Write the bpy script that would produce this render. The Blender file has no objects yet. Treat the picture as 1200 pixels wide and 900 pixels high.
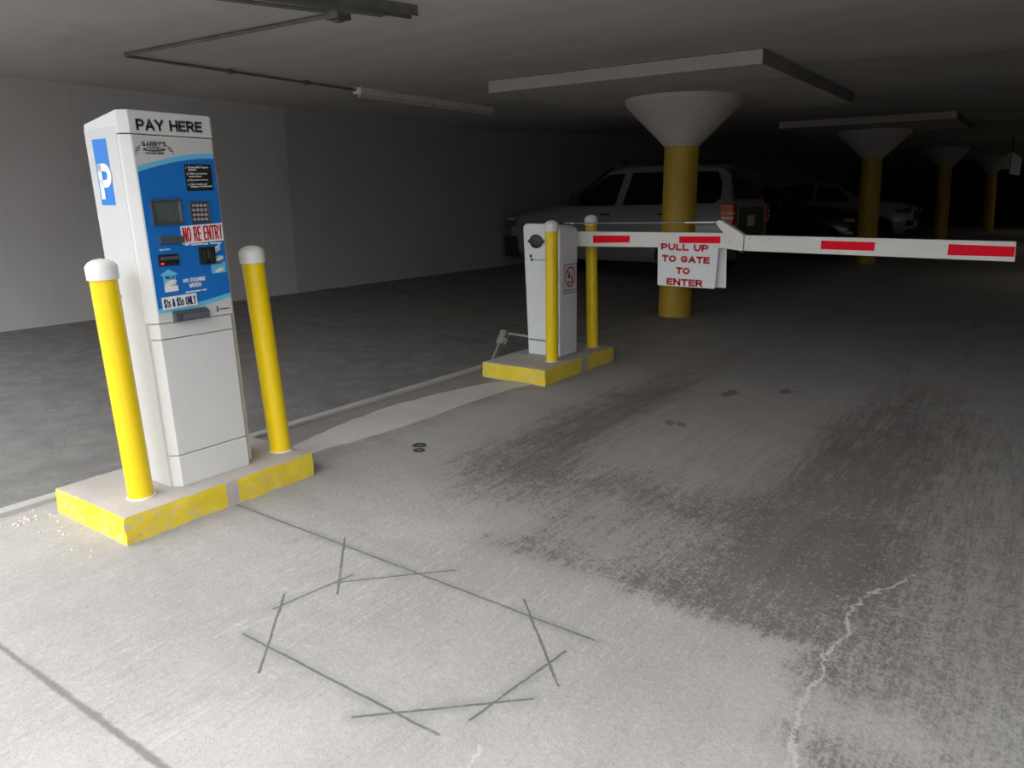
import bpy, bmesh, math, random
from mathutils import Vector, Matrix
random.seed(4)
C = bpy.context.scene.collection
PI = math.pi
# ------------------------------------------------------------------ node helpers
class S:
    """socket wrapper: arithmetic on it makes Math nodes"""
    def __init__(s, nt, k): s.nt, s.k = nt, k
    def _m(s, op, *a, clamp=False):
        n = s.nt.nodes.new('ShaderNodeMath'); n.operation = op; n.use_clamp = clamp
        for i, v in enumerate((s,) + a):
            if isinstance(v, S): s.nt.links.new(v.k, n.inputs[i])
            else: n.inputs[i].default_value = v
        return S(s.nt, n.outputs[0])
    def __add__(s, o): return s._m('ADD', o)
    __radd__ = __add__
    def __sub__(s, o): return s._m('SUBTRACT', o)
    def __rsub__(s, o): return (s * -1.0) + o
    def __mul__(s, o): return s._m('MULTIPLY', o)
    __rmul__ = __mul__
    def __truediv__(s, o): return s._m('DIVIDE', o)
    def min(s, o): return s._m('MINIMUM', o)
    def max(s, o): return s._m('MAXIMUM', o)
    def sqrt(s): return s._m('SQRT')
    def abs(s): return s._m('ABSOLUTE')
    def clamp(s): return s._m('ADD', 0.0, clamp=True)
    def step(s, a, b):
        """0 at a, 1 at b, smooth between"""
        n = s.nt.nodes.new('ShaderNodeMapRange'); n.interpolation_type = 'SMOOTHSTEP'
        s.nt.links.new(s.k, n.inputs['Value'])
        if a <= b: v = (a, b, 0.0, 1.0)
        else: v = (b, a, 1.0, 0.0)
        for nm, x in zip(('From Min', 'From Max', 'To Min', 'To Max'), v): n.inputs[nm].default_value = x
        return S(s.nt, n.outputs['Result'])

class Mat:
    def __init__(s, name):
        s.m = bpy.data.materials.new(name); s.m.use_nodes = True; s.nt = s.m.node_tree
        s.b = s.nt.nodes['Principled BSDF']
        g = s.nt.nodes.new('ShaderNodeNewGeometry'); s.pos = g.outputs['Position']
        x = s.nt.nodes.new('ShaderNodeSeparateXYZ'); s.nt.links.new(s.pos, x.inputs[0])
        s.x, s.y, s.z = (S(s.nt, x.outputs[i]) for i in range(3))
        tc = s.nt.nodes.new('ShaderNodeTexCoord'); s.obj = tc.outputs['Object']
    def noise(s, scale=5, detail=4, rough=.55, stretch=(1, 1, 1), rot=0, off=0, src=None):
        mp = s.nt.nodes.new('ShaderNodeMapping'); s.nt.links.new(src or s.pos, mp.inputs[0])
        mp.inputs['Scale'].default_value = stretch; mp.inputs['Rotation'].default_value = (0, 0, rot)
        mp.inputs['Location'].default_value = (off, off * .7, off * .3)
        n = s.nt.nodes.new('ShaderNodeTexNoise'); s.nt.links.new(mp.outputs[0], n.inputs['Vector'])
        n.inputs['Scale'].default_value = scale; n.inputs['Detail'].default_value = detail; n.inputs['Roughness'].default_value = rough
        return S(s.nt, n.outputs[0])
    def mix(s, f, a, b):
        n = s.nt.nodes.new('ShaderNodeMix'); n.data_type = 'RGBA'
        for i, v in ((0, f), (6, a), (7, b)):
            if isinstance(v, S): s.nt.links.new(v.k, n.inputs[i])
            elif i == 0: n.inputs[0].default_value = v
            else: n.inputs[i].default_value = (*v, 1)
        return S(s.nt, n.outputs[2])
    def mul(s, c, f):
        n = s.nt.nodes.new('ShaderNodeVectorMath'); n.operation = 'SCALE'
        s.nt.links.new(c.k, n.inputs[0]); s.nt.links.new(f.k, n.inputs['Scale'])
        return S(s.nt, n.outputs[0])
    def color(s, c):
        if isinstance(c, S): s.nt.links.new(c.k, s.b.inputs['Base Color'])
        else: s.b.inputs['Base Color'].default_value = (*c, 1)
    def rough(s, r):
        if isinstance(r, S): s.nt.links.new(r.k, s.b.inputs['Roughness'])
        else: s.b.inputs['Roughness'].default_value = r
    def bump(s, h, strength=.3, dist=.01):
        n = s.nt.nodes.new('ShaderNodeBump'); n.inputs['Strength'].default_value = strength; n.inputs['Distance'].default_value = dist
        s.nt.links.new(h.k, n.inputs['Height']); s.nt.links.new(n.outputs[0], s.b.inputs['Normal'])

def simple(name, col, rough=.5, metal=0, var=.06, scale=9, bump=0, coat=0, emit=None):
    M = Mat(name); n = M.noise(scale, 5, .6, src=M.obj)
    M.color(M.mix(n.step(.3, .7), [c * (1 - var) for c in col], [min(1, c * (1 + var)) for c in col]))
    M.rough(rough); M.b.inputs['Metallic'].default_value = metal
    if coat: M.b.inputs['Coat Weight'].default_value = coat
    if bump: M.bump(M.noise(90, 3, .6, src=M.obj), bump, .003)
    if emit:
        M.b.inputs['Emission Color'].default_value = (*emit[0], 1); M.b.inputs['Emission Strength'].default_value = emit[1]
    return M.m

m_white = simple('white_enamel', (.69, .69, .68), .38, var=.02)
m_white2 = simple('white_enamel_grey', (.60, .61, .61), .42, var=.02)
m_boom = simple('boom_white', (.83, .83, .79), .35, var=.02)
m_gatebox = simple('gate_housing_paint', (.77, .81, .83), .45, var=.03)
m_cap = simple('cap_plastic', (.78, .78, .76), .45, var=.03)
m_yellow = simple('bollard_yellow', (.90, .64, .003), .36, var=.03, coat=.15)
m_sheet = simple('overlay_white', (.62, .61, .60), .35, var=.01)
m_blue = simple('overlay_blue', (.012, .17, .56), .33, var=.02)
m_blueP = simple('decal_blue', (.02, .22, .72), .35, var=.02)
m_lblue = simple('overlay_light_blue', (.16, .55, .83), .35, var=.02)
m_blk = simple('black_plastic', (.018, .018, .02), .35)
m_dgrey = simple('dark_grey_plastic', (.07, .075, .085), .45)
m_text = simple('text_dark', (.05, .05, .055), .5)
m_textw = simple('text_white', (.85, .85, .85), .5)
m_navy = simple('text_navy', (.012, .02, .10), .5)
m_red = simple('text_red', (.60, .015, .03), .5)
m_refl = simple('reflective_red', (1.0, .001, .022), .5, var=.02)
m_stick = simple('sticker_white', (.84, .83, .83), .4, var=.01)
m_sign = simple('sign_white', (.82, .84, .86), .45, var=.02)
m_refl.node_tree.nodes['Principled BSDF'].inputs['Specular IOR Level'].default_value = .15
m_steel = simple('steel', (.55, .55, .54), .35, 1)
m_alu = simple('bezel_aluminium', (.75, .76, .77), .25, .9)
m_screen = simple('lcd_glass', (.085, .105, .10), .12, var=.1)
m_galv = simple('galvanised', (.30, .30, .29), .5, .4, var=.2, scale=30)
m_condp = simple('painted_conduit', (.17, .165, .155), .6, .1, var=.2)
m_key = simple('key_cap', (.34, .32, .32), .5)
m_led = simple('red_led', (.8, .03, .01), .4, emit=((1, .05, .02), .6))
m_seam = simple('seam_shadow_gap', (.08, .08, .08), .8)
m_cream = simple('edge_gasket', (.62, .60, .42), .6)
m_tyre = simple('tyre_rubber', (.012, .012, .012), .8)
m_rim = simple('alloy_rim', (.22, .22, .22), .35, .8)
m_glassd = simple('tinted_glass', (.004, .004, .005), .10, var=0)
m_silver = simple('silver_car_paint', (.27, .27, .28), .35, .25, var=.03, coat=.5)
m_palecar = simple('pale_car_paint', (.52, .52, .52), .35, .15, var=.03, coat=.5)
m_blackcar = simple('black_car_paint', (.006, .006, .007), .3, .1, coat=.5)
m_trimb = simple('black_trim', (.012, .012, .012), .6)
m_tail = simple('tail_lamp_red', (.65, .006, .012), .15, var=.1)
m_amber = simple('amber_lens', (1.0, .36, .02), .2, var=.1)
m_lens = simple('clear_lens', (.75, .75, .72), .1, var=.1)
m_plate = simple('licence_plate', (.80, .78, .62), .5, var=.12, scale=30)
m_panelpale = simple('pale_panel', (.72, .75, .78), .6)
m_skin = simple('printed_hand', (.80, .76, .72), .5)

# concrete of walls / ceiling
def concrete(name, base, var=.12, streak=(1, 1, 1), big=.35, bump=.25, extra=None):
    M = Mat(name)
    a = M.noise(big, 5, .6, streak); b = M.noise(2.3, 6, .65, streak, off=3); c = M.noise(45, 3, .6)
    f = (a.step(.32, .68) * (2 * var) + b.step(.3, .7) * var + c * (var * .4)) + (1 - var * 1.7)
    n = M.nt.nodes.new('ShaderNodeRGB'); n.outputs[0].default_value = (*base, 1)
    col = M.mul(S(M.nt, n.outputs[0]), f)
    if extra: col = extra(M, col)
    M.color(col); M.rough(.85); M.bump(b + c * .5, bump, .01)
    return M.m

def wall_extra(M, col):
    # wall panels of two tones split at a sharp seam, scuffs low down
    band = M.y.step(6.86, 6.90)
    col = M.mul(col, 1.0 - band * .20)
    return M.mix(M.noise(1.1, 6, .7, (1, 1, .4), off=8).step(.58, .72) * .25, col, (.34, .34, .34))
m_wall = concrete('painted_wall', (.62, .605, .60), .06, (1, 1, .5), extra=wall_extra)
def ceil_extra(M, col):
    s = M.noise(.9, 6, .7, (.35, 1.6, 1), rot=.25, off=5).step(.56, .75)
    col = M.mix(s * .35, col, (.52, .49, .46))
    d = M.noise(.55, 5, .65, (.5, 1.2, 1), rot=-.2, off=11).step(.52, .75)
    return M.mix(d * .45, col, (.14, .13, .12))
m_ceil = concrete('stained_ceiling', (.60, .57, .54), .09, (.5, 1.4, 1), extra=ceil_extra)
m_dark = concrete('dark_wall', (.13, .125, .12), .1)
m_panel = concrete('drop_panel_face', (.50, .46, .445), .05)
m_slabtop = concrete('island_concrete', (.46, .43, .405), .10, big=1.2)
m_patch = concrete('fresh_mortar', (.52, .50, .475), .08, big=1.5)
m_rustrip = concrete('steel_strip', (.44, .44, .43), .1, big=2, extra=lambda M, c: M.mix(M.noise(2.2, 3, .5, off=2).step(.66, .74) * .7, c, (.36, .24, .06)))

def island_mat(name, x1, y0, gaps, zt):
    """yellow kerb paint with ragged edges on the two lane sides, raw concrete on top and in the gap"""
    M = Mat(name)
    a = M.noise(1.4, 5, .6); c = M.noise(40, 3, .6)
    conc = M.mix((a * .7 + c * .3).step(.3, .7), (.38, .355, .33), (.50, .465, .44))
    w = M.noise(14, 5, .7); w2 = M.noise(4, 3, .6, off=4)
    rag = (w - .5) * .04 + (w2 - .5) * .05
    top = ((M.z + rag) - (zt - .006)).step(.008, -.002)
    bot = (M.z + rag * .7).step(.002, .010)
    g = None
    for ya, yb in gaps:
        mid, hw = (ya + yb) / 2, (yb - ya) / 2
        k = ((M.y - mid).abs() + rag * .6).step(hw - .004, hw + .006)
        onlyside = (M.x - (x1 - .02)).step(.0, .005)
        k = k.max(1 - onlyside)
        g = k if g is None else g.min(k)
    wear = M.noise(24, 6, .75, (1, 1, 1.6), off=7).step(.62, .50)
    wear = wear.max(M.noise(2.5, 3, .5, off=9).step(.60, .45))
    paint = M.mix(M.noise(6, 5, .7, off=6).step(.35, .7), (.70, .53, .025), (.80, .63, .06))
    n = M.nt.nodes.new('ShaderNodeNewGeometry'); sx = M.nt.nodes.new('ShaderNodeSeparateXYZ'); M.nt.links.new(n.outputs['True Normal'], sx.inputs[0])
    side = S(M.nt, sx.outputs[2]).step(.75, .45)
    mask = top * bot * g * side * (wear * .65 + .35)
    M.color(M.mix(mask, conc, paint)); M.rough(.75); M.bump(w + c * .4, .35, .006)
    return M.m

# ------------------------------------------------------------------ the ground material
def ground_material():
    M = Mat('garage_floor')
    wx = M.noise(1.3, 4, .6) - .5; wy = M.noise(1.3, 4, .6, off=9) - .5
    fx = M.noise(9, 4, .7, off=2) - .5; fy = M.noise(9, 4, .7, off=5) - .5
    X = M.x + wx * .35 + fx * .12; Y = M.y + wy * .35 + fy * .12
    a = M.noise(.8, 6, .65, off=1); b = M.noise(5, 6, .7, off=3); c = M.noise(60, 4, .7, (1, .6, 1)); d = M.noise(26, 5, .75, (1.6, .45, 1), rot=.35)
    lt = M.mix(a.step(.3, .7), (.315, .302, .291), (.410, .397, .385))
    lt = M.mix(b.step(.55, .72) * .5, lt, (.30, .283, .268))
    lt = M.mix(c.step(.52, .68) * .30, lt, (.55, .535, .52))
    lt = M.mix(d.step(.56, .72) * .22, lt, (.27, .257, .245))
    # darker used strip near the apron: broad grey smears
    lt = M.mix(M.noise(1.7, 5, .65, (.8, 2.2, 1), rot=.5, off=21).step(.50, .70) * .40, lt, (.30, .285, .272))
    sc1 = M.noise(26, 5, .8, (2.4, .3, 1), rot=.75, off=23); sc2 = M.noise(30, 5, .8, (2.4, .3, 1), rot=-.5, off=27)
    patch1 = M.noise(1.1, 3, .6, off=29).step(.45, .6)
    lt = M.mix(sc1.step(.53, .66) * .5, lt, (.26, .248, .238))
    lt = M.mix(sc2.step(.55, .68) * patch1 * .45, lt, (.25, .24, .23))
    lt = M.mix(sc1.step(.44, .34) * patch1 * .45, lt, (.60, .585, .57))
    lt = M.mix(M.noise(90, 2, .6, off=37).step(.62, .72) * .45, lt, (.24, .225, .215))
    gr = M.mix(b.step(.35, .7), (.165, .16, .155), (.225, .218, .21))
    gr = M.mix(M.noise(1.5, 5, .65, off=31).step(.58, .7) * .5, gr, (.10, .095, .09))
    gr = M.mix(M.noise(2.4, 3, .5, off=41).step(.66, .76) * .35, gr, (.24, .17, .11))
    # --- oily tyre dirt in the lane
    left = (M.x + wx * .5 + fx * .25 - (M.y - 2.8).min(2.0) * .0).step(-3.05, -2.15)
    e = M.y + wy * .05 + fy * .07 + fx * .03
    lo1 = (e + (M.x + 1.75).min(0.0) * .62 - wx * .10).step(2.16, 2.34).min((e + (M.x + 1.75).min(0.0) * .30).step(2.0, 3.1).max((M.x).step(-2.0, -1.6)))
    lo2 = (M.x + wx * .25 + fx * .22 + (M.y - 2.2) * .15).step(-.58, -.36)
    reg = left * lo1.max(lo2)
    streak = M.noise(4.5, 6, .75, (2.8, .22, 1), rot=.10, off=12)
    streak2 = M.noise(15, 6, .8, (2.6, .22, 1), rot=-.14, off=17)
    scr = M.noise(34, 3, .7, (3.0, .16, 1), rot=.22, off=19)
    speck = M.noise(70, 3, .75, (1.1, .8, 1), rot=.5, off=14)
    spk2 = M.noise(22, 5, .8, (1.2, .8, 1), off=15)
    tr1 = (M.x + 2.30 - (M.y - 4) * .02).abs().step(.62, .20); tr2 = (M.x + .72).abs().step(.60, .2)
    mid = ((M.x + 1.5).abs().step(.66, .46)) * ((M.y + fy * .1).step(3.1, 3.7)) * ((M.y + fy * .1).step(6.9, 6.3))
    near = M.y.step(4.6, 2.6)
    fan = ((M.x + 1.30).abs().step(.55, .25)) * ((M.y - 2.72).abs().step(.38, .15))
    pocket = ((M.x + 1.85).abs().step(.25, .10)) * ((M.y - 2.50).abs().step(.18, .05))
    core = ((M.x + .62).abs().step(.40, .15)) * ((M.y - 3.0).abs().step(.45, .15))
    right = (M.x + .1).step(-.25, .25)
    dens = .50 + tr1.max(tr2) * .20 - mid * .24 - right * .02 - fan * .16 - pocket * .26 + core * .22 - M.y.step(4.2, 7.0) * .42 - M.y.step(2.4, 1.7) * .10
    pat = (streak - .5) * .85 + (streak2 - .5) * .75 + (scr - .5) * .6 + (speck - .5) * (near * 1.1 + .35) + (spk2 - .5) * (near * .9 + .3) + (b - .5) * .45
    D = (dens + pat - (1 - reg) * .75).step(.16, .80) * reg.step(0, .25)
    D = D * (1 - M.noise(58, 2, .6, (1, .8, 1), off=91).step(.58, .66) * (near * .45 + .12))
    lt = M.mix(reg * (near * .38 + .15), lt, (.25, .243, .235))
    brown = M.mix(M.noise(1.2, 4, .6, off=81).step(.4, .62), (.130, .124, .120), (.118, .092, .074))
    dirt = M.mix(streak.step(.35, .65), (.085, .072, .064), brown)
    dirt = M.mix(right * .55, dirt, (.17, .17, .168))
    base = M.mix(D * .84, lt, dirt)
    base = M.mix(M.y.step(2.4, 5.4) * .38 * (1 - D), base, (.34, .325, .31))
    sm = M.x.step(-2.9, -3.2) * M.y.step(2.2, 2.9)
    base = M.mix(sm * b.step(.3, .6) * .55, base, (.22, .205, .19))
    base = M.mix(M.x.step(-3.42, -3.5) * M.y.step(2.3, 2.6) * .45, base, (.19, .175, .165))
    base = M.mix(mid * .45 * (M.noise(7, 4, .7, off=71).step(.3, .6)), base, (.30, .29, .275))
    spots = (M.noise(2.6, 3, .5, (1, .6, 1), off=61).step(.66, .70)) * mid
    base = M.mix(spots * .7, base, (.10, .092, .085))
    base = M.mix(M.y.step(-.4, -1.6), base, (.10, .10, .10))
    base = M.mix(M.x.step(-3.86, -3.80), gr, base)
    # --- lines
    def seg(x0, y0, x1, y1, px, py):
        dx, dy = x1 - x0, y1 - y0; L = dx * dx + dy * dy
        t = ((px - x0) * (dx / L) + (py - y0) * (dy / L)).clamp()
        ex = px - (t * dx + x0); ey = py - (t * dy + y0)
        return (ex * ex + ey * ey).sqrt()
    jx = M.x + fx * .012; jy = M.y + fy * .012
    cuts = [(-2.99, 1.95, -1.04, 1.917), (-2.02, 1.292, -1.17, 1.292), (-1.41, 1.212, -1.04, 1.56), (-1.135, 1.385, -1.085, 1.81),
            (-1.37, 2.0, -1.01, 1.65), (-1.72, 2.03, -2.03, 1.70), (-2.07, 1.45, -2.02, 1.78), (-2.29, 1.99, -1.96, 1.65), (-2.12, 1.54, -1.80, 1.19)]
    n1 = M.noise(7, 4, .7, off=33)
    m = None
    for q in cuts:
        k = (seg(*q, jx, jy) + (n1 - .5) * .010 + (c - .5) * .006).step(.0075, .0015)
        m = k if m is None else m.max(k)
    halo = None
    for q in cuts[:4] + cuts[5:7]:
        k = (seg(*q, jx, jy) + (b - .5) * .03).step(.045, .004); halo = k if halo is None else halo.max(k)
    base = M.mix(halo * n1.step(.35, .6) * .5, base, (.20, .215, .20))
    base = M.mix(m * (n1.step(.25, .5) * .35 + .5), base, (.085, .095, .088))
    j = seg(-9, .765, -1.3, .806, jx, jy)
    base = M.mix((j + (n1 - .5) * .02 + (c - .5) * .008).step(.016, .003) * .75, base, (.13, .125, .11))
    # lime-filled crack
    cr = [(-.245, 2.98), (-.335, 2.78), (-.39, 2.60), (-.365, 2.42), (-.40, 2.26), (-.385, 2.10), (-.40, 1.95), (-.36, 1.74), (-.33, 1.60)]
    m = None
    cx = M.x + fx * .10 + (M.noise(30, 3, .6, off=77) - .5) * .03; cy = M.y + fy * .10
    for (p, q) in zip(cr, cr[1:]):
        k = (seg(*p, *q, cx, cy) + (n1 - .5) * .03).step(.009, .003); m = k if m is None else m.max(k)
    base = M.mix(m * .75, base, (.46, .44, .42))
    base = M.mix(seg(-1.05, 1.33, -.95, 1.05, cx, cy).step(.006, .002) * .6, base, (.56, .54, .52))
    base = M.mix(seg(-.46, 1.95, -.18, 2.02, M.x + fx * .3, M.y + fy * .3).step(.16, .05) * .5, base, (.38, .365, .35))
    # pale smear further up the lane
    base = M.mix(seg(-1.42, 8.02, -1.05, 7.88, M.x + fx * .2, M.y + fy * .3).step(.07, .02) * .8, base, (.40, .385, .36))
    base = M.mix(seg(-2.6, 5.9, -1.75, 6.2, M.x + fx * .1, M.y + fy * .2).step(.03, .01) * .35, base, (.34, .33, .31))
    # worn yellow bay lines in the parking area
    for q in ((-8.4, 6.9, -4.2, 6.9), (-8.4, 9.6, -4.2, 9.6)):
        base = M.mix(seg(*q, M.x + fx * .05, M.y + fy * .05).step(.055, .04) * n1.step(.45, .6) * .25, base, (.40, .33, .08))
    M.color(base); M.rough(.86)
    M.bump(c * .5 + b * .6 + d * .5 + speck * .6, .40, .012)
    return M.m
m_floor = ground_material()

# ------------------------------------------------------------------ mesh helpers
class MB:
    def __init__(s): s.v, s.f, s.m = [], [], []
    def add(s, vs, fs, mi=0):
        k = len(s.v); s.v += [tuple(v) for v in vs]; s.f += [tuple(k + i for i in f) for f in fs]; s.m += [mi] * len(fs); return s
    def box(s, x0, x1, y0, y1, z0, z1, mi=0):
        v = [(x, y, z) for x in (x0, x1) for y in (y0, y1) for z in (z0, z1)]
        return s.add(v, [(0, 1, 3, 2), (4, 6, 7, 5), (0, 4, 5, 1), (2, 3, 7, 6), (0, 2, 6, 4), (1, 5, 7, 3)], mi)
    def prism(s, poly, axis, a, b, mi=0):
        """poly: list of 2D points, extruded along axis 'x','y','z' from a to b"""
        f = {'x': lambda p, t: (t, p[0], p[1]), 'y': lambda p, t: (p[0], t, p[1]), 'z': lambda p, t: (p[0], p[1], t)}[axis]
        n = len(poly); v = [f(p, a) for p in poly] + [f(p, b) for p in poly]
        return s.add(v, [tuple(range(n))[::-1], tuple(range(n, 2 * n))] + [(i, (i + 1) % n, (i + 1) % n + n, i + n) for i in range(n)], mi)
    def tube(s, p, q, r, n=12, r2=None, mi=0):
        p, q = Vector(p), Vector(q); d = (q - p).normalized()
        u = d.orthogonal().normalized(); w = d.cross(u); r2 = r if r2 is None else r2
        v = [p + (u * math.cos(t) + w * math.sin(t)) * r for t in [2 * PI * i / n for i in range(n)]]
        v += [q + (u * math.cos(t) + w * math.sin(t)) * r2 for t in [2 * PI * i / n for i in range(n)]]
        return s.add(v, [tuple(range(n))[::-1], tuple(range(n, 2 * n))] + [(i, (i + 1) % n, (i + 1) % n + n, i + n) for i in range(n)], mi)
    def lathe(s, prof, p0=(0, 0, 0), axis=(0, 0, 1), n=32, mi=0):
        a = Vector(axis).normalized(); u = a.orthogonal().normalized(); w = a.cross(u); p0 = Vector(p0); v = []
        for r, h in prof:
            for i in range(n):
                t = 2 * PI * i / n; v.append(p0 + a * h + (u * math.cos(t) + w * math.sin(t)) * max(r, 1e-4))
        fs = [tuple(range(n))[::-1], tuple(range(n * (len(prof) - 1), n * len(prof)))]
        for k in range(len(prof) - 1):
            for i in range(n): j = (i + 1) % n; fs.append((k * n + i, k * n + j, k * n + j + n, k * n + i + n))
        return s.add(v, fs, mi)
    def build(s, name, mat, parent=None, bevel=0, smooth=False, segs=2, tf=None):
        me = bpy.data.meshes.new(name)
        org = root_loc(parent)
        vs = [Vector(v) for v in s.v]
        if tf: vs = [tf @ v for v in vs]
        me.from_pydata([v - org for v in vs], [], s.f)
        for m in (mat if isinstance(mat, (list, tuple)) else [mat]): me.materials.append(m)
        for p, mi in zip(me.polygons, s.m): p.material_index = mi
        bm = bmesh.new(); bm.from_mesh(me); bmesh.ops.recalc_face_normals(bm, faces=bm.faces)
        if bevel:
            es = [e for e in bm.edges if len(e.link_faces) == 2 and e.calc_face_angle(0) > .5]
            bmesh.ops.bevel(bm, geom=es, offset=bevel, segments=segs, affect='EDGES', profile=.6, clamp_overlap=True)
        bm.to_mesh(me); bm.free()
        if smooth:
            for p in me.polygons: p.use_smooth = True
            try: me.set_sharp_from_angle(angle=math.radians(38))
            except Exception: pass
        o = bpy.data.objects.new(name, me); C.objects.link(o)
        if parent: o.parent = parent
        return o
def root_loc(p):
    v = Vector((0, 0, 0))
    while p: v += p.location; p = p.parent
    return v
def tag(o, label=None, cat=None, group=None, kind=None):
    for k, v in (('label', label), ('category', cat), ('group', group), ('kind', kind)):
        if v: o[k] = v
    return o
def thing(name, loc, label, cat, group=None):
    o = bpy.data.objects.new(name, None); o.empty_display_size = .2; C.objects.link(o); o.location = loc
    return tag(o, label, cat, group)
def struct(name, mb, mat, **k): return tag(mb.build(name, mat, **k), kind='structure')

def text(s, name, parent, mat, origin, U, V, w=None, h=None, bold=0.0, align='L', thick=.0012, spacing=1.0, scale_line=1.0):
    """built-in font, converted to a mesh; lies in plane (U,V); origin = lower-left (L) or bottom-centre (C)"""
    cu = bpy.data.curves.new('t', 'FONT'); cu.body = s; cu.offset = bold; cu.space_character = spacing; cu.space_line = scale_line
    cu.align_x = 'CENTER' if align == 'C' else 'LEFT'; cu.resolution_u = 3
    o = bpy.data.objects.new('t', cu); C.objects.link(o)
    bpy.context.view_layer.update()
    me = bpy.data.meshes.new_from_object(o.evaluated_get(bpy.context.evaluated_depsgraph_get()))
    bpy.data.objects.remove(o); bpy.data.curves.remove(cu)
    xs = [v.co.x for v in me.vertices]; ys = [v.co.y for v in me.vertices]
    x0, x1, y0, y1 = min(xs), max(xs), min(ys), max(ys)
    sx = w / (x1 - x0) if w else None; sy = h / (y1 - y0) if h else None
    sx = sx or sy; sy = sy or sx
    U, V, origin = Vector(U).normalized(), Vector(V).normalized(), Vector(origin); N = U.cross(V)
    cx = (x0 + x1) / 2 if align == 'C' else x0
    org = root_loc(parent)
    bm = bmesh.new(); bm.from_mesh(me)
    for v in bm.verts: v.co = origin + U * ((v.co.x - cx) * sx) + V * ((v.co.y - y0) * sy) + N * .0 - org
    bm.normal_update()
    bm.to_mesh(me); bm.free(); me.materials.clear(); me.materials.append(mat)
    ob = bpy.data.objects.new(name, me); C.objects.link(ob); ob.parent = parent
    md = ob.modifiers.new('thickness', 'SOLIDIFY'); md.thickness = thick; md.offset = 1
    return ob

# ------------------------------------------------------------------ bold block lettering drawn as strokes
def arcp(cx, cy, rx, ry, a0, a1, n=10): return [(cx + rx * math.cos(math.radians(a0 + (a1 - a0) * i / n)), cy + ry * math.sin(math.radians(a0 + (a1 - a0) * i / n))) for i in range(n + 1)]
_bowl = lambda y0, y1, xr=1: [(0, y1)] + [(.55 * xr, y1)] + arcp(.55 * xr, (y0 + y1) / 2, .45 * xr, (y1 - y0) / 2, 90, -90)[1:-1] + [(.55 * xr, y0), (0, y0)]
_O = arcp(.5, .5, .5, .5, 90, 450, 22)
_S = arcp(.5, .74, .46, .26, 25, 270, 12) + arcp(.5, .24, .48, .24, 90, -155, 12)[1:]
GL = {'A': (.95, [[(0, 0), (.5, 1), (1, 0)], [(.2, .30), (.8, .30)]]), 'B': (.85, [[(0, 0), (0, 1)], _bowl(.52, 1, .92), _bowl(0, .52)]), 'C': (.88, [arcp(.5, .5, .5, .5, 50, 310, 16)]),
 'D': (.9, [[(0, 0), (0, 1)], _bowl(0, 1)]), 'E': (.75, [[(1, 0), (0, 0), (0, 1), (1, 1)], [(0, .52), (.9, .52)]]), 'F': (.7, [[(0, 0), (0, 1), (1, 1)], [(0, .5), (.85, .5)]]),
 'G': (.95, [arcp(.5, .5, .5, .5, 45, 315, 16) + [(.92, .16), (.92, .44), (.55, .44)]]), 'H': (.88, [[(0, 0), (0, 1)], [(1, 0), (1, 1)], [(0, .52), (1, .52)]]), 'I': (.0, [[(0, 0), (0, 1)]]),
 'K': (.85, [[(0, 0), (0, 1)], [(1, 1), (0, .35)], [(.35, .58), (1, 0)]]), 'L': (.7, [[(0, 1), (0, 0), (1, 0)]]), 'N': (.9, [[(0, 0), (0, 1)], [(0, 1), (1, 0)], [(1, 0), (1, 1)]]), 'O': (.98, [_O]),
 'P': (.8, [[(0, 0), (0, 1)], _bowl(.42, 1)]), 'R': (.88, [[(0, 0), (0, 1)], _bowl(.46, 1, .95), [(.5, .46), (1, 0)]]), 'S': (.8, [_S]), 's': (.62, [[(x, y * .70) for x, y in _S]]),
 'T': (.85, [[(0, 1), (1, 1)], [(.5, 0), (.5, 1)]]), 'U': (.88, [[(0, 1), (0, .4)] + arcp(.5, .42, .5, .42, 180, 360, 12)[1:] + [(1, 1)]]), 'V': (.9, [[(0, 1), (.5, 0), (1, 1)]]),
 'Y': (.9, [[(0, 1), (.5, .45), (1, 1)], [(.5, .45), (.5, 0)]]), 'X': (.9, [[(0, 0), (1, 1)], [(0, 1), (1, 0)]]), "'": (.0, [[(0, .72), (0, 1)]]), '$': (.8, [_S, [(.5, -.12), (.5, 1.12)]]),
 '1': (.4, [[(0, .78), (.75, 1), (.75, 0)]]), '5': (.78, [[(.95, 1), (.12, 1), (.05, .56)] + arcp(.45, .33, .5, .33, 120, -150, 14)]),
 '&': (.95, [[(1, 0), (.28, .72)] + arcp(.48, .82, .22, .18, 200, -20, 8) + [(.30, .48)] + arcp(.38, .24, .36, .24, 120, 330, 10) + [(1, .48)]]), ' ': (.32, [])}
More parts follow.
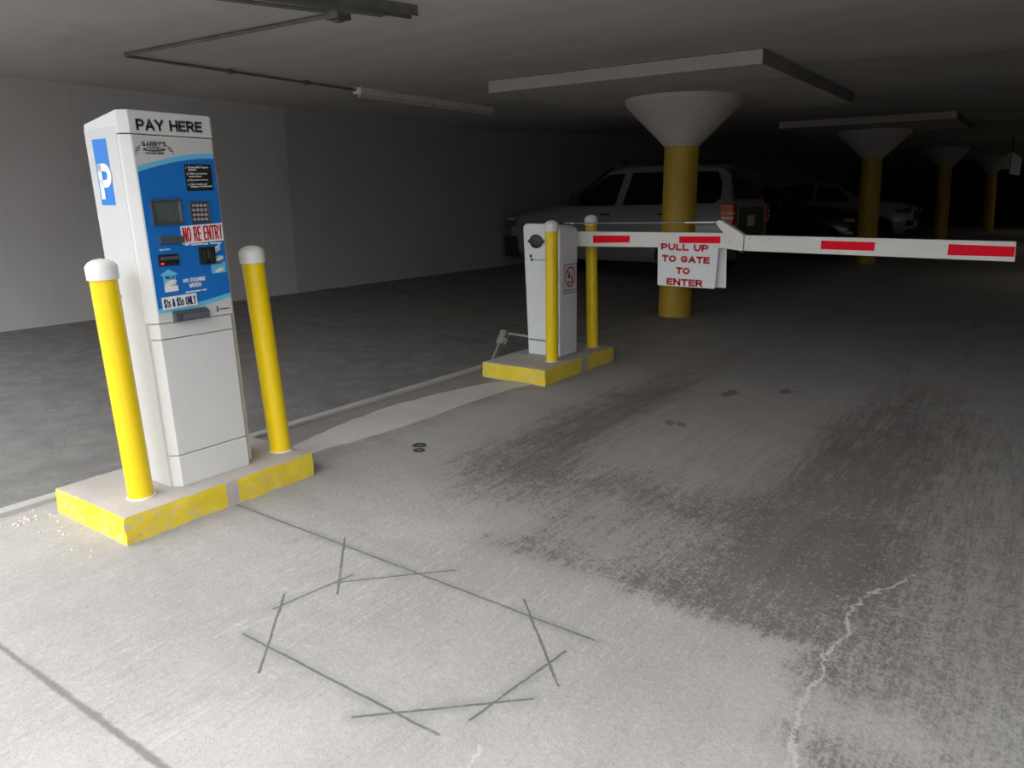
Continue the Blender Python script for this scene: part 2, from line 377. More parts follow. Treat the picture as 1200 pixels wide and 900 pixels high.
def strokes(s, name, parent, mat, origin, U, V, w, h, sw, gap=.36, swv=None, lift=.0006):
    """origin = lower-left of the line; w,h = overall size; sw = stroke width (real units)"""
    U, V, origin = Vector(U).normalized(), Vector(V).normalized(), Vector(origin); N = U.cross(V)
    swv = swv or sw
    adv = []; x = 0.0
    for ch in s: adv.append(x); x += GL[ch][0] + gap
    tot = x - gap
    sx, sy = (w - sw) / tot, h - swv
    m = MB(); hw, hv = sw / 2, swv / 2
    def add(poly2):
        pts = [origin + U * p[0] + V * p[1] + N * lift for p in poly2]; k = len(m.v)
        m.v += [tuple(p) for p in pts]; m.f.append(tuple(range(k, k + len(pts)))); m.m.append(0)
    for ch, a in zip(s, adv):
        gw = GL[ch][0]
        for st in GL[ch][1]:
            P = [((a + p[0] * gw) * sx + hw, p[1] * sy + hv) for p in st]
            closed = (abs(P[0][0] - P[-1][0]) + abs(P[0][1] - P[-1][1])) < 1e-6
            # offset each segment using an elliptical pen (hw wide, hv high)
            Ls, Rs = [], []
            for i in range(len(P)):
                if closed: a0, a1 = P[i - 1 if i else -2], P[(i + 1) if i < len(P) - 1 else 1]
                else: a0, a1 = P[max(0, i - 1)], P[min(len(P) - 1, i + 1)]
                def nrm(p, q):
                    dx, dy = q[0] - p[0], q[1] - p[1]; L = math.hypot(dx, dy) or 1
                    return (-dy / L, dx / L)
                n0 = nrm(a0, P[i]) if P[i] != a0 else nrm(P[i], a1); n1 = nrm(P[i], a1) if P[i] != a1 else n0
                bx, by = n0[0] + n1[0], n0[1] + n1[1]; L = math.hypot(bx, by) or 1; bx /= L; by /= L
                c_ = max(.45, bx * n1[0] + by * n1[1])
                Ls.append((P[i][0] + bx * hw / c_, P[i][1] + by * hv / c_)); Rs.append((P[i][0] - bx * hw / c_, P[i][1] - by * hv / c_))
            if not closed:   # square ends
                for e, o_ in ((0, 1), (-1, -2)):
                    dx, dy = P[e][0] - P[o_][0], P[e][1] - P[o_][1]; L = math.hypot(dx, dy)
                    dx, dy = dx / L * hw, dy / L * hv
                    Ls[e] = (Ls[e][0] + dx * .95, Ls[e][1] + dy * .95); Rs[e] = (Rs[e][0] + dx * .95, Rs[e][1] + dy * .95)
            for i in range(len(P) - 1): add([Rs[i], Rs[i + 1], Ls[i + 1], Ls[i]])
    me = bpy.data.meshes.new(name); org = root_loc(parent)
    me.from_pydata([Vector(v) - org for v in m.v], [], m.f); me.materials.append(mat)
    ob = bpy.data.objects.new(name, me); C.objects.link(ob); ob.parent = parent
    md = ob.modifiers.new('thickness', 'SOLIDIFY'); md.thickness = .0006; md.offset = 0
    return ob
def sheet(mb_poly, origin, U, V, thick=.001, n=None):
    """thin plate: 2D polygon in plane U,V lifted by thick along UxV"""
    U, V, origin = Vector(U).normalized(), Vector(V).normalized(), Vector(origin); N = U.cross(V)
    m = MB(); k = len(mb_poly)
    a = [origin + U * p[0] + V * p[1] for p in mb_poly]; b = [p + N * thick for p in a]
    m.add(a + b, [tuple(range(k))[::-1], tuple(range(k, 2 * k))] + [(i, (i + 1) % k, (i + 1) % k + k, i + k) for i in range(k)])
    return m
def ring2d(r0, r1, n=28, sx=1, sy=1):
    m = []
    for i in range(n): t = 2 * PI * i / n; m.append((math.cos(t) * sx, math.sin(t) * sy))
    return m

# ------------------------------------------------------------------ setting
XW = -8.55
def fz(x): return 0 if x > -3.8 else (-3.8 - x) / 4.75 * .135
f = MB()
xs = [-11, XW, -6.5, -5, -3.8, -2, 2, 9.5]; ysf = [-14, 0, 6, 14, 30, 52]
f.add([(x, y, fz(max(x, XW))) for y in ysf for x in xs], [(j * 8 + i, j * 8 + i + 1, (j + 1) * 8 + i + 1, (j + 1) * 8 + i) for j in range(5) for i in range(7)])
f.add([(-11, -14, -.3), (9.5, -14, -.3), (9.5, 52, -.3), (-11, 52, -.3)], [(0, 1, 2, 3)])
struct('floor', f, m_floor)
YE = 0.35        # front edge of the slab overhead
def cz(y): return 2.60 if y < 10.5 else 2.60 + min(1, (y - 10.5) / 5) * .19
prof = [(YE, 2.60), (10.5, 2.60), (15.5, 2.79), (52, 2.79), (52, 3.1), (YE, 3.1)]
c = MB(); c.prism(prof, 'x', -9.2, 9.5); struct('ceiling', c, m_ceil)
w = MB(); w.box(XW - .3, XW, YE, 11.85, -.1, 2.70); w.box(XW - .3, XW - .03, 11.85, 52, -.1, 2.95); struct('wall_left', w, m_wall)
w = MB(); w.box(3.4, 3.7, YE, 52, -.1, 2.95); struct('wall_right', w, m_dark)
w = MB(); w.box(-9.2, 8.6, 48, 48.3, -.1, 2.95); struct('wall_back', w, m_dark)
t = MB(); t.box(XW, XW + .03, YE, 11.85, 2.545, 2.60); struct('trim_1', t, m_wall)
def panel(mb, x0, x1, y0, y1, z0, z1):      # underside clean, edges coloured dark to stand for shade
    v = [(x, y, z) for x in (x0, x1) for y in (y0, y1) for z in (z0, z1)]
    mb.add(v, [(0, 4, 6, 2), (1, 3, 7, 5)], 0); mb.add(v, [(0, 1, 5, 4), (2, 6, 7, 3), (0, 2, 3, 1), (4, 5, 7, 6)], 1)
m_edge_shade = concrete('shaded_slab_edge', (.24, .22, .20), .15)
# thickened slab around the first two columns
p1 = MB(); panel(p1, -5.0, -2.15, 6.73, 10.3, 2.478, 2.602); struct('trim_2', p1, [m_ceil, m_edge_shade])
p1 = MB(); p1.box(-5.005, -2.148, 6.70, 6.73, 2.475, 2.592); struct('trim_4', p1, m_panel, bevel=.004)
p2 = MB(); panel(p2, -4.53, -1.55, 15.43, 18.9, 2.658, 2.792); struct('trim_3', p2, [m_ceil, m_edge_shade])
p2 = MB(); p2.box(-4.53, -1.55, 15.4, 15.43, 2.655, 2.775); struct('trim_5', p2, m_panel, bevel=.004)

# ------------------------------------------------------------------ columns
m_colw = concrete('column_capital_paint', (.62, .58, .56), .04, big=1)
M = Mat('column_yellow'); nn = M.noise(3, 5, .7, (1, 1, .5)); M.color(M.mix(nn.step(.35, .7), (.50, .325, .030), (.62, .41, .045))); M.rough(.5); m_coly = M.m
def column(x, y, zt, label, r=.195, lean=(0, 0), ycap=1.96, rc=.66):
    o = thing('concrete_column', (x, y, 0), label, 'column', 'yellow columns with flared white capitals')
    tf = Matrix.Translation((x, y, 0)) @ Matrix.Shear('XY', 4, lean) @ Matrix.Translation((-x, -y, 0))
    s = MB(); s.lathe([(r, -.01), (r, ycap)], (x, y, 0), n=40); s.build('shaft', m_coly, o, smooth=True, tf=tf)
    s = MB(); s.lathe([(r + .004, ycap), (r + .03, ycap + .03), (rc - .02, zt - .075), (rc, zt - .05), (rc, zt)], (x, y, 0), n=48)
    s.build('capital', m_colw, o, smooth=True, tf=tf)
    return o
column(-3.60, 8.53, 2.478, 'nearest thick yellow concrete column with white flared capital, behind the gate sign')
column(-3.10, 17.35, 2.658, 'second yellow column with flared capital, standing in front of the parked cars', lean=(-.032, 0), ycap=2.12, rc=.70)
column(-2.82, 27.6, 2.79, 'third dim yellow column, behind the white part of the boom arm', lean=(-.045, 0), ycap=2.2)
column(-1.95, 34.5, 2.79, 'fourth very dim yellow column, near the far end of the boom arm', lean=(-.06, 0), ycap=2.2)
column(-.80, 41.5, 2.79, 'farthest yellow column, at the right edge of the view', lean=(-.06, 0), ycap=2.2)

# made-up pale board and hanger in place of an unidentified bright shape
X0, Y0 = -1.08, 24.0
root = thing('standin_board', (X0, Y0, 1.9), 'pale pointed stand-in for an unidentified bright shape, with a dark centre seam, high up at the dark right edge', 'board')
def leaf(xa, xb, z0a, z0b, z1a, z1b, ya, yb, nm):
    o = MB(); o.add([(xa, ya, z0a), (xb, yb, z0b), (xb, yb, z1b), (xa, ya, z1a), (xa, Y0 + .1, z0a), (xb, Y0 + .1, z0b), (xb, Y0 + .1, z1b), (xa, Y0 + .1, z1a)],
      [(0, 1, 2, 3), (4, 7, 6, 5), (0, 4, 5, 1), (3, 2, 6, 7), (0, 3, 7, 4), (1, 5, 6, 2)]); o.build(nm, m_panelpale, root)
leaf(X0 - .19, X0 + .01, 2.02, 2.02, 2.28, 2.46, Y0, Y0 - .1, 'left_leaf')
leaf(X0 + .03, X0 + .25, 1.90, 1.86, 2.46, 2.28, Y0 - .1, Y0, 'right_leaf')
o = MB(); o.box(X0 - .0, X0 + .04, Y0 - .05, Y0 + .05, 2.05, 2.795); o.build('hanger', m_trimb, root)

# ------------------------------------------------------------------ islands
def island(x0, x1, y0, y1, h, gap, label, uneven=0):
    o = thing('concrete_island', ((x0 + x1) / 2, (y0 + y1) / 2, 0), label, 'island', None)
    bm = MB(); nx, ny, nz = 16, 26, 5
    # gridded box with slightly wandering faces
    def P(i, j, k):
        x = x0 + (x1 - x0) * i / nx; y = y0 + (y1 - y0) * j / ny; z = -.01 + (h + .01) * k / nz
        r = random.Random(i * 7919 + j * 104729 + k * 1299709)
        a = .0035
        if k == nz and (i in (0, nx) or j in (0, ny)): z -= .004 + r.uniform(0, .004)
        x += r.uniform(-a, a); y += r.uniform(-a, a)
        if i == nx and k == nz: x -= .006
        if j == 0 and k == nz: y += .006
        return (x, y, z)
    idx = {}
    vs = []; fs = []
    def V(i, j, k):
        if (i, j, k) not in idx: idx[(i, j, k)] = len(vs); vs.append(P(i, j, k))
        return idx[(i, j, k)]
    for i in range(nx):
        for j in range(ny):
            fs.append((V(i, j, nz), V(i + 1, j, nz), V(i + 1, j + 1, nz), V(i, j + 1, nz)))
            fs.append((V(i, j, 0), V(i, j + 1, 0), V(i + 1, j + 1, 0), V(i + 1, j, 0)))
    for k in range(nz):
        for i in range(nx):
            fs.append((V(i, 0, k), V(i + 1, 0, k), V(i + 1, 0, k + 1), V(i, 0, k + 1)))
            fs.append((V(i, ny, k), V(i, ny, k + 1), V(i + 1, ny, k + 1), V(i + 1, ny, k)))
        for j in range(ny):
            fs.append((V(0, j, k), V(0, j, k + 1), V(0, j + 1, k + 1), V(0, j + 1, k)))
            fs.append((V(nx, j, k), V(nx, j + 1, k), V(nx, j + 1, k + 1), V(nx, j, k + 1)))
    bm.add(vs, fs)
    bm.build('island_slab', island_mat('island_paint', x1, y0, [gap], h), o, smooth=True)
    return o
HI = .13
island(-3.59, -2.985, 1.42, 2.415, HI, (1.905, 1.968), 'concrete island with worn yellow kerb paint under the payment kiosk')
island(-3.60, -3.0, 4.68, 5.80, HI, (5.24, 5.33), 'concrete island with yellow kerb paint under the barrier gate cabinet')

# ------------------------------------------------------------------ bollards
def bollard(bx, by, tx, ty, zt, r, label, grime=True):
    o = thing('bollard', (bx, by, HI), label, 'bollard', 'yellow steel bollards with white caps')
    zc = zt - .085
    lean = Vector((tx - bx, ty - by, zt - HI)).normalized()
    b = Vector((bx, by, HI))
    s = MB(); s.lathe([(r, .003), (r, zc - HI + .01)], b, lean, 36); s.build('post', m_yellow, o, smooth=True)
    R = r * 1.14
    s = MB(); h0 = zc - HI; H = zt - zc
    s.lathe([(r * .98, h0 + .002), (R, h0), (R * 1.01, h0 + H * .60), (R * .97, h0 + H * .68), (R * .80, h0 + H * .82), (R * .50, h0 + H * .94), (0.001, h0 + H)], b, lean, 36)
    s.build('cap', m_cap, o, smooth=True)
    s = MB(); s.lathe([(r + .007, -.003), (r + .005, .004), (r, .006)], b, lean, 28)
    s.build('base_sealant', m_cap, o, smooth=True)
    return o
bollard(-3.152, 1.590, -3.166, 1.560, 1.178, .0535, 'yellow bollard with white domed cap left of the payment kiosk')
bollard(-3.150, 2.345, -3.184, 2.298, 1.192, .0535, 'yellow bollard with white domed cap right of the payment kiosk')
bollard(-3.130, 4.985, -3.137, 4.980, 1.236, .049, 'yellow white-capped bollard in front of the barrier gate cabinet')
bollard(-3.155, 5.690, -3.180, 5.676, 1.262, .049, 'yellow white-capped bollard behind the boom arm')

# ------------------------------------------------------------------ payment kiosk
K = thing('payment_kiosk', (-3.25, 1.93, HI), 'tall white pay station reading PAY HERE, with blue front, on the near island', 'kiosk')
LEAN = .027
def kp(p):      # kiosk frame -> world: the machine leans slightly towards the street
    return Vector((p[0], p[1] - LEAN * (p[2] - HI), p[2]))
KX = -3.085; KB = -3.385
def kfoot(ins, yl=1.752, yr=2.118, c=.035):
    return [(KB, yl - .030 + ins), (KX - c - ins, yl - .030 + ins), (KX - ins, yl + ins * .6), (KX - ins, yr - ins * .6), (KX - c - ins, yr + .030 - ins), (KB, yr + .030 - ins)]
def kbuild(mb, name, mat, bevel=.004, **k):
    mb.v = [tuple(kp(v)) for v in mb.v]; return mb.build(name, mat, K, bevel=bevel, **k)
s = MB(); s.prism(kfoot(.014), 'z', HI + .001, 1.72); kbuild(s, 'inner_core', m_seam, 0)
s = MB(); s.prism(kfoot(.009), 'z', HI, .278); kbuild(s, 'plinth', m_white)
# side walls of the lower part run the full height, door sits between them
s = MB(); s.prism(kfoot(.010), 'z', .2815, .813); kbuild(s, 'lower_door', m_white)
s = MB(); s.prism(kfoot(.009), 'z', .8165, .8855); kbuild(s, 'collar', m_white)
s = MB(); s.prism(kfoot(.0), 'z', .889, 1.667); kbuild(s, 'upper_door', m_white)
s = MB(); v = []
fo = kfoot(-.002); n = len(fo)
v = [(x, y, 1.671) for x, y in fo] + [(x, y, 1.762 - max(0, (KX - .03 - x)) * .16) for x, y in fo]
s.add(v, [tuple(range(n))[::-1], tuple(range(n, 2 * n))] + [(i, (i + 1) % n, (i + 1) % n + n, i + n) for i in range(n)])
kbuild(s, 'header', m_white, .006)
s = MB(); s.box(KB - .004, KX - .050, 1.719, 2.151, HI, 1.70); kbuild(s, 'cabinet_shell', m_white2, .006)
s = MB(); s.box(KX - .062, KX - .052, 2.148, 2.158, .14, 1.69); kbuild(s, 'edge_gasket', m_cream, 0)

U = Vector((0, 1, LEAN)).normalized(); V = Vector((0, -LEAN, 1)).normalized()
def yl(z): return 1.752 - LEAN * (z - HI)
def yr(z): return 2.118 - LEAN * (z - HI)
def face_poly(name, pts, mat, lift, thick=.0012, parent=K):
    m = sheet([(p[0], p[1]) for p in pts], (KX + lift, 0, 0), (0, 1, 0), (0, 0, 1), thick)
    return m.build(name, mat, parent)
# overlay sheet and blue field
ov = face_poly('overlay_sheet', [(yl(.903) + .004, .903), (yr(.903) - .004, .903), (yr(1.66) - .004, 1.66), (yl(1.66) + .004, 1.66)], m_sheet, .0002)
def arc_top(y, lo=0):        # upper edge of the blue field
    t = (y - 1.715) / .36
    return 1.540 + .068 * math.sin(min(1, t) * PI * .5) - .004 * t - lo * (.020 + .001)
def arc_bot(y, up=0):
    t = max(0, (y - 1.79) / .30)
    return .933 + .038 * t ** 1.5 + up * .020
N = 24
def band(lo, hi, name, mat, lift):
    ys = [1.7205 + (2.0755 - 1.7205) * i / N for i in range(N + 1)]
    pts = []
    for y0 in ys:
        z = lo(y0); pts.append((yl(z) + .005 + (yr(z) - yl(z) - .008) * (y0 - ys[0]) / (ys[-1] - ys[0]), z))
    for y0 in ys[::-1]:
        z = hi(y0); pts.append((yl(z) + .005 + (yr(z) - yl(z) - .008) * (y0 - ys[0]) / (ys[-1] - ys[0]), z))
    # build as quads
    n = N + 1; m = MB()
    a = [(KX + lift, p[0], p[1]) for p in pts]; q = [(KX + lift + .0008, p[0], p[1]) for p in pts]
    L = 2 * n; fs = []
    for i in range(N):
        j, k = i, L - 1 - i
        fs.append((j, j + 1, k - 1, k)); fs.append((L + j, L + k, L + k - 1, L + j + 1))
    for i in range(L): fs.append((i, (i + 1) % L, (i + 1) % L + L, i + L))
    m.add(a + q, fs); return m.build(name, mat, K)
band(lambda y: arc_bot(y) - .001 - .0, lambda y: arc_top(y), 'light_blue_band', m_lblue, .0018)
band(lambda y: arc_bot(y, 1), lambda y: arc_top(y, 1), 'blue_field', m_blue, .0030)
L3 = .0045
def rect(name, y0, z0, y1, z1, mat, lift=L3, thick=.001, slope=LEAN, parent=K, bev=0):
    """rectangle whose lower-left corner is y0,z0 and upper-right y1,z1 (before lean)"""
    w, h = y1 - y0, z1 - z0
    m = sheet([(0, 0), (w, 0), (w, h), (0, h)], (KX + lift, y0, z0), (0, 1, slope), (0, -LEAN, 1), thick)
    return m.build(name, mat, parent, bevel=bev)
tx = lambda s_, name, y, z, mat, w=None, h=None, lift=L3, bold=0, al='L', parent=K, **k: text(s_, name, parent, mat, (KX + lift, y, z), U, V, w, h, bold, al, **k)
strokes('PAY HERE', 'header_lettering', K, m_text, (KX + .0030, 1.737, 1.683), U, V, .298, .045, .0105, .40)
# company logo
strokes("GARRY'S", 'logo_lettering', K, m_text, (KX + .0022, 1.752, 1.6215), U, V, .106, .020, .0042, .55)
lg = MB(); e = [(math.cos(2 * PI * i / 32) * .050, math.sin(2 * PI * i / 32) * .0085) for i in range(32)]
sheet(e, (KX + .0016, 1.8035, 1.6115), U, V, .0012).build('logo_oval', m_text, K)
tx('PARKING LOT', 'logo_oval_lettering', 1.767, 1.6085, m_textw, .074, .0065, .0030, .012)
tx('724-628-8885', 'phone_number', 1.763, 1.591, m_text, .080, .0085, .0018, .015)
for sd in (-1, 1):
    m = MB()
    for i in range(4):
        for j in range(4):
            if (i + j) % 2: continue
            cx, cy = sd * (.060 + i * .0062), .0175 - i * .0042 - j * .0052 + .002 * math.sin(i * 1.5)
            q = sheet([(cx, cy), (cx + sd * .0056, cy - .003), (cx + sd * .0056, cy - .0075), (cx, cy - .0045)], (KX + .0016, 1.8035, 1.6115), U, V, .001)
            m.add(q.v, q.f)
    m.build('chequered_flag', m_text, K)
# instruction panel
ip = rect('instruction_panel', 1.930, 1.444, 2.059, 1.556, m_blk, .004)
for i, (a, b_) in enumerate([('1', 'Press ANY key to\nSTART'), ('2', 'Follow on-screen\ninstructions'), ('3', 'Pay amount shown'), ('4', 'Take receipt and\nDisplay on dashboard')]):
    zt = [1.548, 1.522, 1.4945, 1.477][i]; two = '\n' in b_; hh = .0195 if two else .0085
    tx(a, 'step_number', 1.934 + i * .0008, zt - .010, m_textw, None, .0085, .0056, .02, parent=ip)
    tx(b_, 'step_lettering', 1.945 + i * .0008, zt - hh, m_textw, [.098, .088, .088, .104][i], hh, .0056, .008 if i else .02, parent=ip, scale_line=.9)
# screen with bezel
def bezel(name, y0, z0, y1, z1, inner, depth=.010, w=.007):
    fr = MB()
    for (a, b_, c_, d_) in ((y0, z0, y1, z0 + w), (y0, z1 - w, y1, z1), (y0, z0 + w, y0 + w, z1 - w)):
        q = sheet([(0, 0), (c_ - a, 0), (c_ - a, d_ - b_), (0, d_ - b_)], (KX + .003, a, b_), U, V, depth); fr.add(q.v, q.f, 0)
    q = sheet([(0, 0), (w, 0), (w, z1 - z0 - 2 * w), (0, z1 - z0 - 2 * w)], (KX + .003, y1 - w, z0 + w), U, V, depth); fr.add(q.v, q.f, 1)
    b = fr.build(name, [m_dgrey, m_alu], K)
    q = sheet([(0, 0), (y1 - y0 - 2 * w + .002, 0), (y1 - y0 - 2 * w + .002, z1 - z0 - 2 * w + .002), (0, z1 - z0 - 2 * w + .002)], (KX + .003, y0 + w - .001, z0 + w - .001), U, V, .002)
    return b, q
b, q = bezel('display', 1.757, 1.303, 1.893, 1.409, m_screen); q.build('lcd_screen', m_screen, b)
b, q = bezel('keypad', 1.934, 1.307, 2.026, 1.399, m_blk, .008, .006); q.build('keypad_plate', m_blk, b)
for r_ in range(4):
    for c_ in range(4):
        yk = 1.9435 + c_ * .0190; zk = 1.3825 - r_ * .0198
        sheet([(0, 0), (.0135, 0), (.0135, .0135), (0, .0135)], (KX + .004, yk, zk - .006), U, V, .006).build('key', m_key, b, bevel=.0015, segs=1)
# stickers and slots
st = rect('no_re_entry_sticker', 1.879, 1.219, 2.084, 1.297, m_stick, .0052, slope=.04)
strokes('NO RE ENTRY', 'sticker_lettering', st, m_red, (KX + .0066, 1.886, 1.2275), (0, 1, .04), V, .194, .063, .0062, .52, .0075)
m = MB()
for i, w_ in enumerate((.022, .03, .028, .02, .03, .026)): q = sheet([(0, 0), (w_, 0), (w_, .006), (0, .006)], (KX + .0045, 1.890 + i * .031, 1.2135 - .001 * (i % 2)), U, V, .001); m.add(q.v, q.f)
m.build('small_print_above_card_slot', m_textw, K)
m = MB(); m.box(KX, KX + .018, 1.772, 1.884, 1.226, 1.256); kk = m; kk.v = [(x, y + LEAN * 0 , z) for x, y, z in kk.v]; kk.build('receipt_flap', m_dgrey, K, bevel=.004)
tx('BILLS ONLY', 'bill_slot_lettering', 1.772, 1.1975, m_textw, .050, .0075, bold=.01)
ba = MB(); ba.box(KX, KX + .010, 1.760, 1.853, 1.133, 1.181); bao = ba.build('bill_acceptor', m_blk, K, bevel=.003)
ba = MB(); ba.box(KX + .008, KX + .020, 1.770, 1.848, 1.158, 1.173); ba.build('bill_slot_lip', m_dgrey, bao, bevel=.003)
ba = MB(); ba.box(KX + .008, KX + .0125, 1.768, 1.781, 1.139, 1.147); ba.build('indicator_light', m_led, bao, bevel=.001)
cr = MB(); cr.box(KX, KX + .016, 1.952, 2.029, 1.126, 1.203); cro = cr.build('card_reader', m_blk, K, bevel=.005)
cr = MB(); cr.box(KX + .014, KX + .024, 1.964, 1.986, 1.135, 1.192); cr.box(KX + .014, KX + .024, 1.996, 2.018, 1.135, 1.192); cr.build('card_guides', m_trimb, cro, bevel=.004)
cr = MB(); cr.box(KX + .014, KX + .019, 1.9885, 1.9935, 1.150, 1.194); cr.build('card_slot_edge', m_alu, cro)
m = MB()
for i in range(3): q = sheet([(0, 0), (.026, .014), (.026, .020), (0, .006)], (KX + .0045, 2.036, 1.173 + i * .0095), U, V, .001); m.add(q.v, q.f)
m.build('card_symbol', m_textw, K)
cl = sheet([(-.022, 0), (.052, 0), (.052, .052), (.030, .052), (.046, .076), (.020, .080), (-.004, .074), (.008, .050), (-.022, .046)], (KX + .0042, 2.030, 1.082), U, V, .001).build('credit_arrow', m_lblue, K)
strokes('CREDIT', 'credit_lettering', cl, m_navy, (KX + .0058, 2.014, 1.122), U, V, .054, .012, .0022, .5)
def hand(y, z, s_, par):
    pts = [(-1.6, -.35), (-1.0, .15), (-.3, .6), (.5, .75), (1.3, .7), (1.7, .45), (1.6, .2), (1.2, .1), (1.5, -.1), (1.2, -.3), (.7, -.35), (.2, -.55), (-.6, -.65), (-1.3, -.7)]
    sheet([(a * s_, b * s_) for a, b in pts], (KX + .0054, y, z), U, V, .001).build('hand_symbol', m_skin, par)
hand(2.052, 1.146, .013, cl); hand(2.046, 1.095, .014, cl)
ar = sheet([(.014, 0), (.070, 0), (.070, .070), (.084, .072), (.042, .097), (0, .074), (.014, .070)], (KX + .0042, 1.761, 1.020), U, V, .001).build('bills_arrow', m_lblue, K)
strokes('BILLS', 'bills_lettering', ar, m_navy, (KX + .0058, 1.782, 1.0765), U, V, .042, .013, .0024, .5)
hand(1.803, 1.058, .018, ar)
sheet([(0, 0), (.062, 0), (.062, .024), (0, .024)], (KX + .0056, 1.774, 1.021), U, V, .001).build('banknote_symbol', m_stick, ar)
strokes('NO CHANGE', 'no_change_lettering', K, m_textw, (KX + .0048, 1.863, 1.053), U, V, .108, .018, .0040, .45)
strokes('GIVEN', 'given_lettering', K, m_textw, (KX + .0048, 1.890, 1.030), U, V, .058, .018, .0040, .45)
m = MB()
for i, w_ in enumerate((.018, .026, .034, .028)): q = sheet([(0, 0), (w_, 0), (w_, .0055), (0, .0055)], (KX + .0045, 1.869 + (0, .022, .052, .080)[i] * .93, 1.0085 + .0008 * i), U, V, .001); m.add(q.v, q.f)
m.build('small_print_over_price_sticker', m_textw, K)
st = rect('price_sticker', 1.755, .946, 1.920, 1.000, m_stick, .0052)
strokes('$1s & $5s ONLY', 'price_lettering', st, m_navy, (KX + .0066, 1.762, .9545), U, V, .151, .036, .0042, .50, .005)
tr = MB(); tr.prism([(.0, .0), (.030, .006), (.030, .040), (.0, .052)], 'y', 1.797, 1.960)
tr.v = [(KX + x, y, .886 + z) for x, y, z in tr.v]; tro = tr.build('receipt_tray', m_dgrey, K, bevel=.003)
tr = MB(); tr.box(KX + .029, KX + .034, 1.832, 1.957, .896, .922); tr.build('tray_cover', simple('tray_grey', (.11, .11, .13), .5), tro, bevel=.002)
# maker's mark, bottom right
tx('D', 'maker_mark', 2.012, .918, m_blue, .012, .014, .0018, .05)
m = MB(); q = sheet([(0, 0), (.011, 0), (.011, .007), (0, .007)], (KX + .0018, 2.014, .9085), U, V, .001); m.add(q.v, q.f); m.build('maker_mark_square', m_navy, K)
m = MB()
for i in range(11): q = sheet([(0, 0), (.0035, 0), (.0035, .0052), (0, .0052)], (KX + .0016, 2.031 + i * .0047, .914 + (.0 if i % 3 else .001)), U, V, .0008); m.add(q.v, q.f)
m.build('maker_name', m_text, K)
# big P on the side (face looks towards the street, -Y)
SY = 1.719
def sp(x, z, lift=.0015): return Vector((x, SY - lift - LEAN * (z - HI), z))
d = MB(); pts = [(-3.330, 1.655), (-3.220, 1.655), (-3.220, 1.389), (-3.330, 1.389)]
a = [sp(x, z, .0005) for x, z in pts]; b_ = [sp(x, z, .0018) for x, z in pts]
d.add(a + b_, [(0, 1, 2, 3), (7, 6, 5, 4)] + [(i, (i + 1) % 4, (i + 1) % 4 + 4, i + 4) for i in range(4)])
dp = d.build('parking_decal', m_blueP, K)
strokes('P', 'parking_letter', dp, m_stick, sp(-3.318, 1.412, .0030), (1, 0, 0), (0, -LEAN, 1), .104, .146, .031)
# door handle-less lock on the side
d = MB(); d.lathe([(.008, 0), (.008, .004), (.005, .005)], sp(-3.30, 1.0, 0), (0, -1, 0), 16); d.build('side_lock', m_steel, K, smooth=True)

# ------------------------------------------------------------------ barrier gate
G = thing('barrier_gate', (-3.30, 5.27, HI), 'white parking barrier cabinet with red and white boom arm across the lane', 'barrier gate')
gx0, gx1, gy0, gy1 = -3.458, -3.148, 5.135, 5.408
def gt(v):      # cabinet widens slightly upward to the left
    t_ = max(0, min(1, (v[2] - HI) / 1.0)); k = (v[0] - gx1) / (gx0 - gx1)
    return Vector((v[0] - .045 * t_ * k - .006 * t_, v[1], v[2]))
def gb(mb, name, mat, bevel=.006, parent=None, segs=2, **k):
    mb.v = [tuple(gt(v)) for v in mb.v]; return mb.build(name, mat, parent or G, bevel=bevel, segs=segs, **k)
s = MB(); s.prism([(gx0, HI), (gx1, HI), (gx1, 1.135), (gx1 - .012, 1.163), (gx1 - .040, 1.178), (gx0 + .04, 1.182), (gx0 + .012, 1.172), (gx0, 1.150)], 'y', gy0, gy1)
s.v = [(x, y - .0, z + (.022 * (1 - (y - gy0) / (gy1 - gy0)) if z > 1.1 else 0) - .0) for x, y, z in s.v]
gb(s, 'housing', m_gatebox, .010, segs=3, smooth=True)
s = MB(); s.box(gx0 + .014, gx1 - .014, gy0 - .0045, gy0 - .0005, .262, .905); gb(s, 'front_door', m_gatebox, .0015)
s = MB(); s.box(gx0 + .012, gx1 - .010, gy0 - .0015, gy0 + .002, .250, .259); gb(s, 'plinth_groove', m_seam, 0)
s = MB(); s.lathe([(.055, 0), (.055, .010), (.046, .014)], (-3.345, gy0, 1.062), (0, -1, 0), 28)
s.prism([(-3.345 - .074, 1.062), (-3.345 - .04, 1.062 + .030), (-3.345 - .04, 1.062 - .030)], 'y', gy0 - .008, gy0)
s.prism([(-3.345 + .074, 1.062), (-3.345 + .04, 1.062 - .030), (-3.345 + .04, 1.062 + .030)], 'y', gy0 - .008, gy0)
lk = gb(s, 'crank_cover', m_blk, 0, smooth=True)
s = MB(); s.box(-3.349, -3.341, gy0 - .018, gy0 - .013, 1.035, 1.09); s.v = [tuple(gt(v)) for v in s.v]; s.build('slot', m_dgrey, lk)
# maker's logo on the front
s = MB(); s.box(-3.408, -3.388, gy0 - .002, gy0, .930, .955); s.box(-3.402, -3.376, gy0 - .002, gy0, .905, .922); gb(s, 'maker_logo', m_navy, 0)
s = MB()
for i in range(9): s.box(-3.365 + i * .017, -3.353 + i * .017, gy0 - .002, gy0, .911, .918 if i % 2 else .921)
gb(s, 'maker_name', simple('grey_print', (.25, .27, .33), .5), 0)
s = MB(); s.box(gx0 + .03, gx1 - .02, gy0 - .002, gy0, .893, .897); gb(s, 'maker_line', simple('blue_print', (.15, .3, .55), .5), 0)
